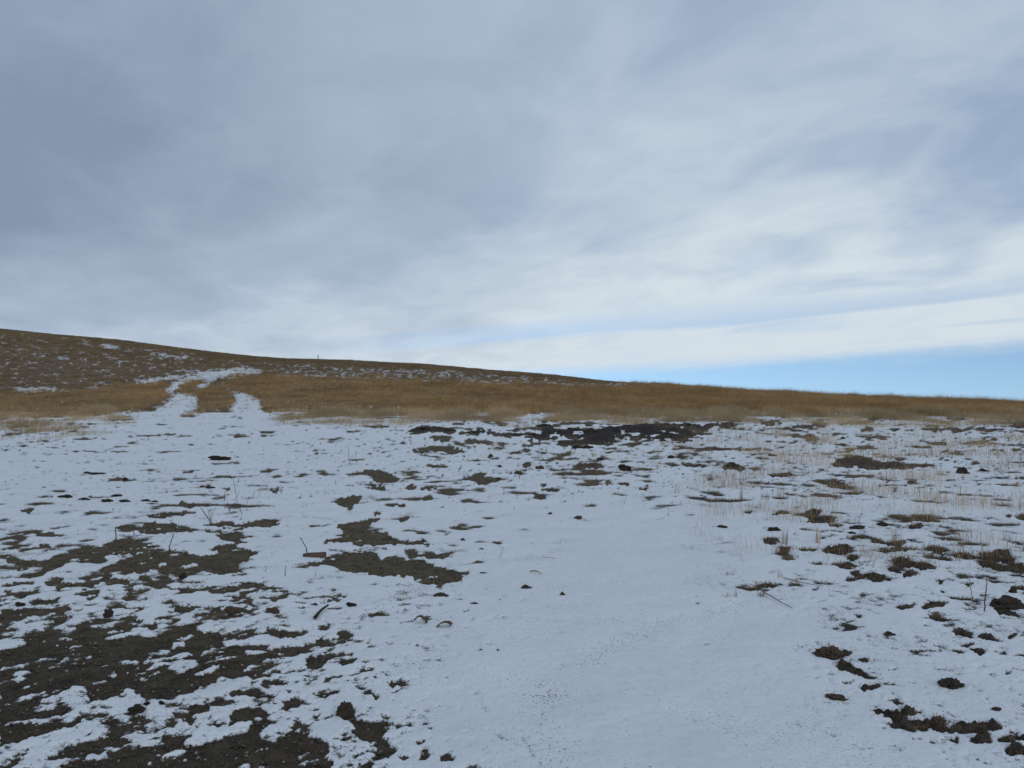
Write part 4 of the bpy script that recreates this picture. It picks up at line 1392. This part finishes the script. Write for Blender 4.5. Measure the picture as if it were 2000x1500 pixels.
# curled bark pieces
def bark(px, py, w, h, label, tilt):
    x, y, z = ground_at(px, py)
    W = w / FPX * y
    H = h / FPX * y
    rg = random.Random(px)
    V, F = [], []
    nu, nv = 12, 4
    for side in (1, 0):
        for i in range(nu + 1):
            t = i / nu
            a = math.pi * (0.02 + 0.96 * t)
            prof = math.sin(a) ** .7
            for j in range(nv + 1):
                s = (j / nv - .5)
                wd = .55 * W * (.45 + .55 * abs(2 * t - 1)) * (1 + .25 * rg.uniform(-1, 1))
                off = 0.006 * side
                V.append(((t - .5) * W + .1 * s * W, s * wd, prof * H + off - .006 + tilt * (t - .5) * H + .003 * rg.uniform(-1, 1)))
    m = (nu + 1) * (nv + 1)
    for sgn in (0, 1):
        for i in range(nu):
            for j in range(nv):
                a = sgn * m + i * (nv + 1) + j
                q = (a, a + nv + 1, a + nv + 2, a + 1)
                F.append(q if sgn == 0 else q[::-1])
    for i in range(nu):
        for j, fl in ((0, 1), (nv, 0)):
            a, b = i * (nv + 1) + j, (i + 1) * (nv + 1) + j
            F.append((a, b, m + b, m + a) if not fl else (b, a, m + a, m + b))
    o = mesh_obj("bark_piece", V, F, M_BROWN, smooth=True)
    o.location = (x, y, z + .02)
    return tag(o, label, "bark", "curled bark pieces on the snow")


bark(822, 1220, 24, 11, "thicker left one of two curled bark pieces on the snow", -.5)
bark(868, 1228, 28, 8, "thin arched right one of two curled bark pieces on the snow", .5)
lying([(615, 1215), (622, 1206), (630, 1198), (641, 1190)], "dark strip of bark leaning diagonally on snow below the wooden block", M_CLOD, .013, "bark_strip", "bark")


# the wooden block
def wooden_block():
    x0, y0, z0 = ground_at(613, 1091)
    Wd = 41 / FPX * y0
    bm = bmesh.new()
    bmesh.ops.create_cube(bm, size=1.0)
    for v in bm.verts:
        v.co = Vector((v.co.x * Wd, v.co.y * .085, v.co.z * .046))
    bmesh.ops.subdivide_edges(bm, edges=bm.edges[:], cuts=4, use_grid_fill=True)
    bmesh.ops.bevel(bm, geom=[e for e in bm.edges if e.calc_face_angle(0) > 1], offset=.004, segments=2, affect='EDGES')
    from mathutils import noise as mn
    for v in bm.verts:
        v.co += Vector((mn.noise(v.co * 25), mn.noise(v.co * 25 + Vector((5, 0, 0))), mn.noise(v.co * 18 + Vector((0, 9, 0))))) * .0035
        v.co.z += .006 * (v.co.x / Wd)
    me = bpy.data.meshes.new("wooden_block")
    bm.to_mesh(me)
    bm.free()
    me.materials.append(M_WOOD)
    o = bpy.data.objects.new("wooden_block", me)
    COL.objects.link(o)
    o.location = (x0, y0 + .03, z0 + .026)
    o.rotation_euler = (R(-4), R(-2.5), R(-6))
    tag(o, "reddish brown brick sized wooden block lying on snow at the soil's left tip", "block")


wooden_block()


# fence post on the skyline
def fence_post():
    px = 620.5
    yc = float(np.interp(px, YCX, YCV)) * 0.97
    x = (px - 1000) / FPX * yc
    z = float(terrain(np.array([x]), np.array([yc]))[0])
    bm = bmesh.new()
    bmesh.ops.create_cone(bm, cap_ends=True, segments=10, radius1=.12, radius2=.10, depth=1.5)
    for v in bm.verts:
        v.co.z += .55
        if v.co.z > 1.2:
            v.co.z += v.co.x * .6
            v.co.x += .04
    me = bpy.data.meshes.new("fence_post")
    bm.to_mesh(me)
    bm.free()
    me.materials.append(M_TWIG)
    o = bpy.data.objects.new("fence_post", me)
    COL.objects.link(o)
    o.location = (x, yc, z)
    tag(o, "tiny lone wooden post standing on the skyline above the track", "post")


fence_post()

# ------------------------------------------------------------------ single tufts one can point at
def tuft(px, py, hpx, wpx, label, mat, n=26, lean=.12, spread=.12, name="grass_tuft"):
    x, y, z = ground_at(px, py)
    H = hpx / FPX * y
    Wd = wpx / FPX * y
    o = tuft_mesh(name, n, Wd * .5, H, .0042 if y < 16 else .008, lean, spread, mat, int(px * 3 + py), seg=3)
    COL.objects.link(o)
    o.location = (x, y, z)
    tag(o, label, "grass tuft")
    return o


tuft(1531, 1066, 40, 14, "tall pale tuft growing from a dark turf lump at the clear drift's edge", M_STRAW)
tuft(1596, 1064, 46, 14, "tallest pale tuft, second from the drift's edge", M_STRAW)
tuft(1751, 1065, 36, 22, "bushy straw tuft on a long dark turf patch at the right", M_STRAW, 34)
tuft(1405, 1058, 14, 22, "low spreading tuft on the drift's right edge below the tailed clod", M_STRAW, 16, .0, .4)
tuft(1447, 977, 34, 10, "slim upright tuft on a small dark clod", M_STRAW, 18)
tuft(1494, 978, 26, 16, "short tan tuft right of the slim upright one", M_STRAW, 20)
tuft(1524, 971, 32, 14, "tan tuft between the short one and the turf patch", M_STRAW, 18)
tuft(1324, 964, 30, 16, "faint pale tuft at the far upper edge of the drift", M_STRAW, 16)
tuft(1918, 873, 26, 46, "broad fluffy tuft near the grass edge at the far right", M_STRAW, 90, .1, .25)
tuft(1802, 891, 12, 14, "small orange tan tuft left of the tall black lump", M_STRAW, 14, .1, .3)
tuft(1968, 1056, 26, 16, "pale tuft near the right edge above the big turf clump", M_STRAW, 16)
tuft(1870, 1098, 20, 12, "small straw tuft left of the big right turf clump", M_STRAW, 14)
tuft(1683, 1052, 20, 16, "stubby brown tuft below the small dark clod", M_HILLG, 24, .1, .3)
tuft(1923, 1092, 60, 14, "thin tall stalks rising from the big right turf clump", M_PALE, 8, .02, .05)
tuft(1524, 1132, 22, 12, "little tan tuft standing over the long flattened stalk", M_STRAW, 12)
tuft(1552, 1139, 16, 14, "brown tuft at the middle of the long flattened stalk", M_STRAW, 14, .1, .3)
tuft(1418, 1170, 16, 16, "brown low tuft on the drift's right edge, left of a pair", M_STRAW, 14, .0, .3)
tuft(1435, 1169, 22, 8, "upright reddish tuft on the drift's right edge, right of a pair", M_STRAW, 10)
tuft(1489, 1168, 16, 18, "brown tuft at the head of the diagonal stalk", M_HILLG, 22, .1, .35)
tuft(1425, 1126, 16, 18, "reddish tuft above the pair on the drift's right edge", M_HILLG, 18, .1, .3)
tuft(964, 878, 20, 18, "spiky pale tuft below the left part of the black strip", M_STRAW, 14, .0, .4)
tuft(1160, 893, 16, 12, "pointed tan tuft below the middle of the black strip", M_STRAW, 16, .0, .2)
tuft(1115, 888, 10, 18, "low brown tuft left of the pointed tan one", M_STRAW, 14, .0, .4)
tuft(1283, 888, 16, 16, "pale tuft below the right part of the black strip", M_STRAW, 14, .0, .3)
tuft(1282, 912, 20, 22, "wide whitish tuft in front of the pale one", M_STRAW, 18, .0, .35)
tuft(1618, 1272, 22, 30, "wispy needles standing on the shaggy reddish tussock", M_HILLG, 14, .0, .35)
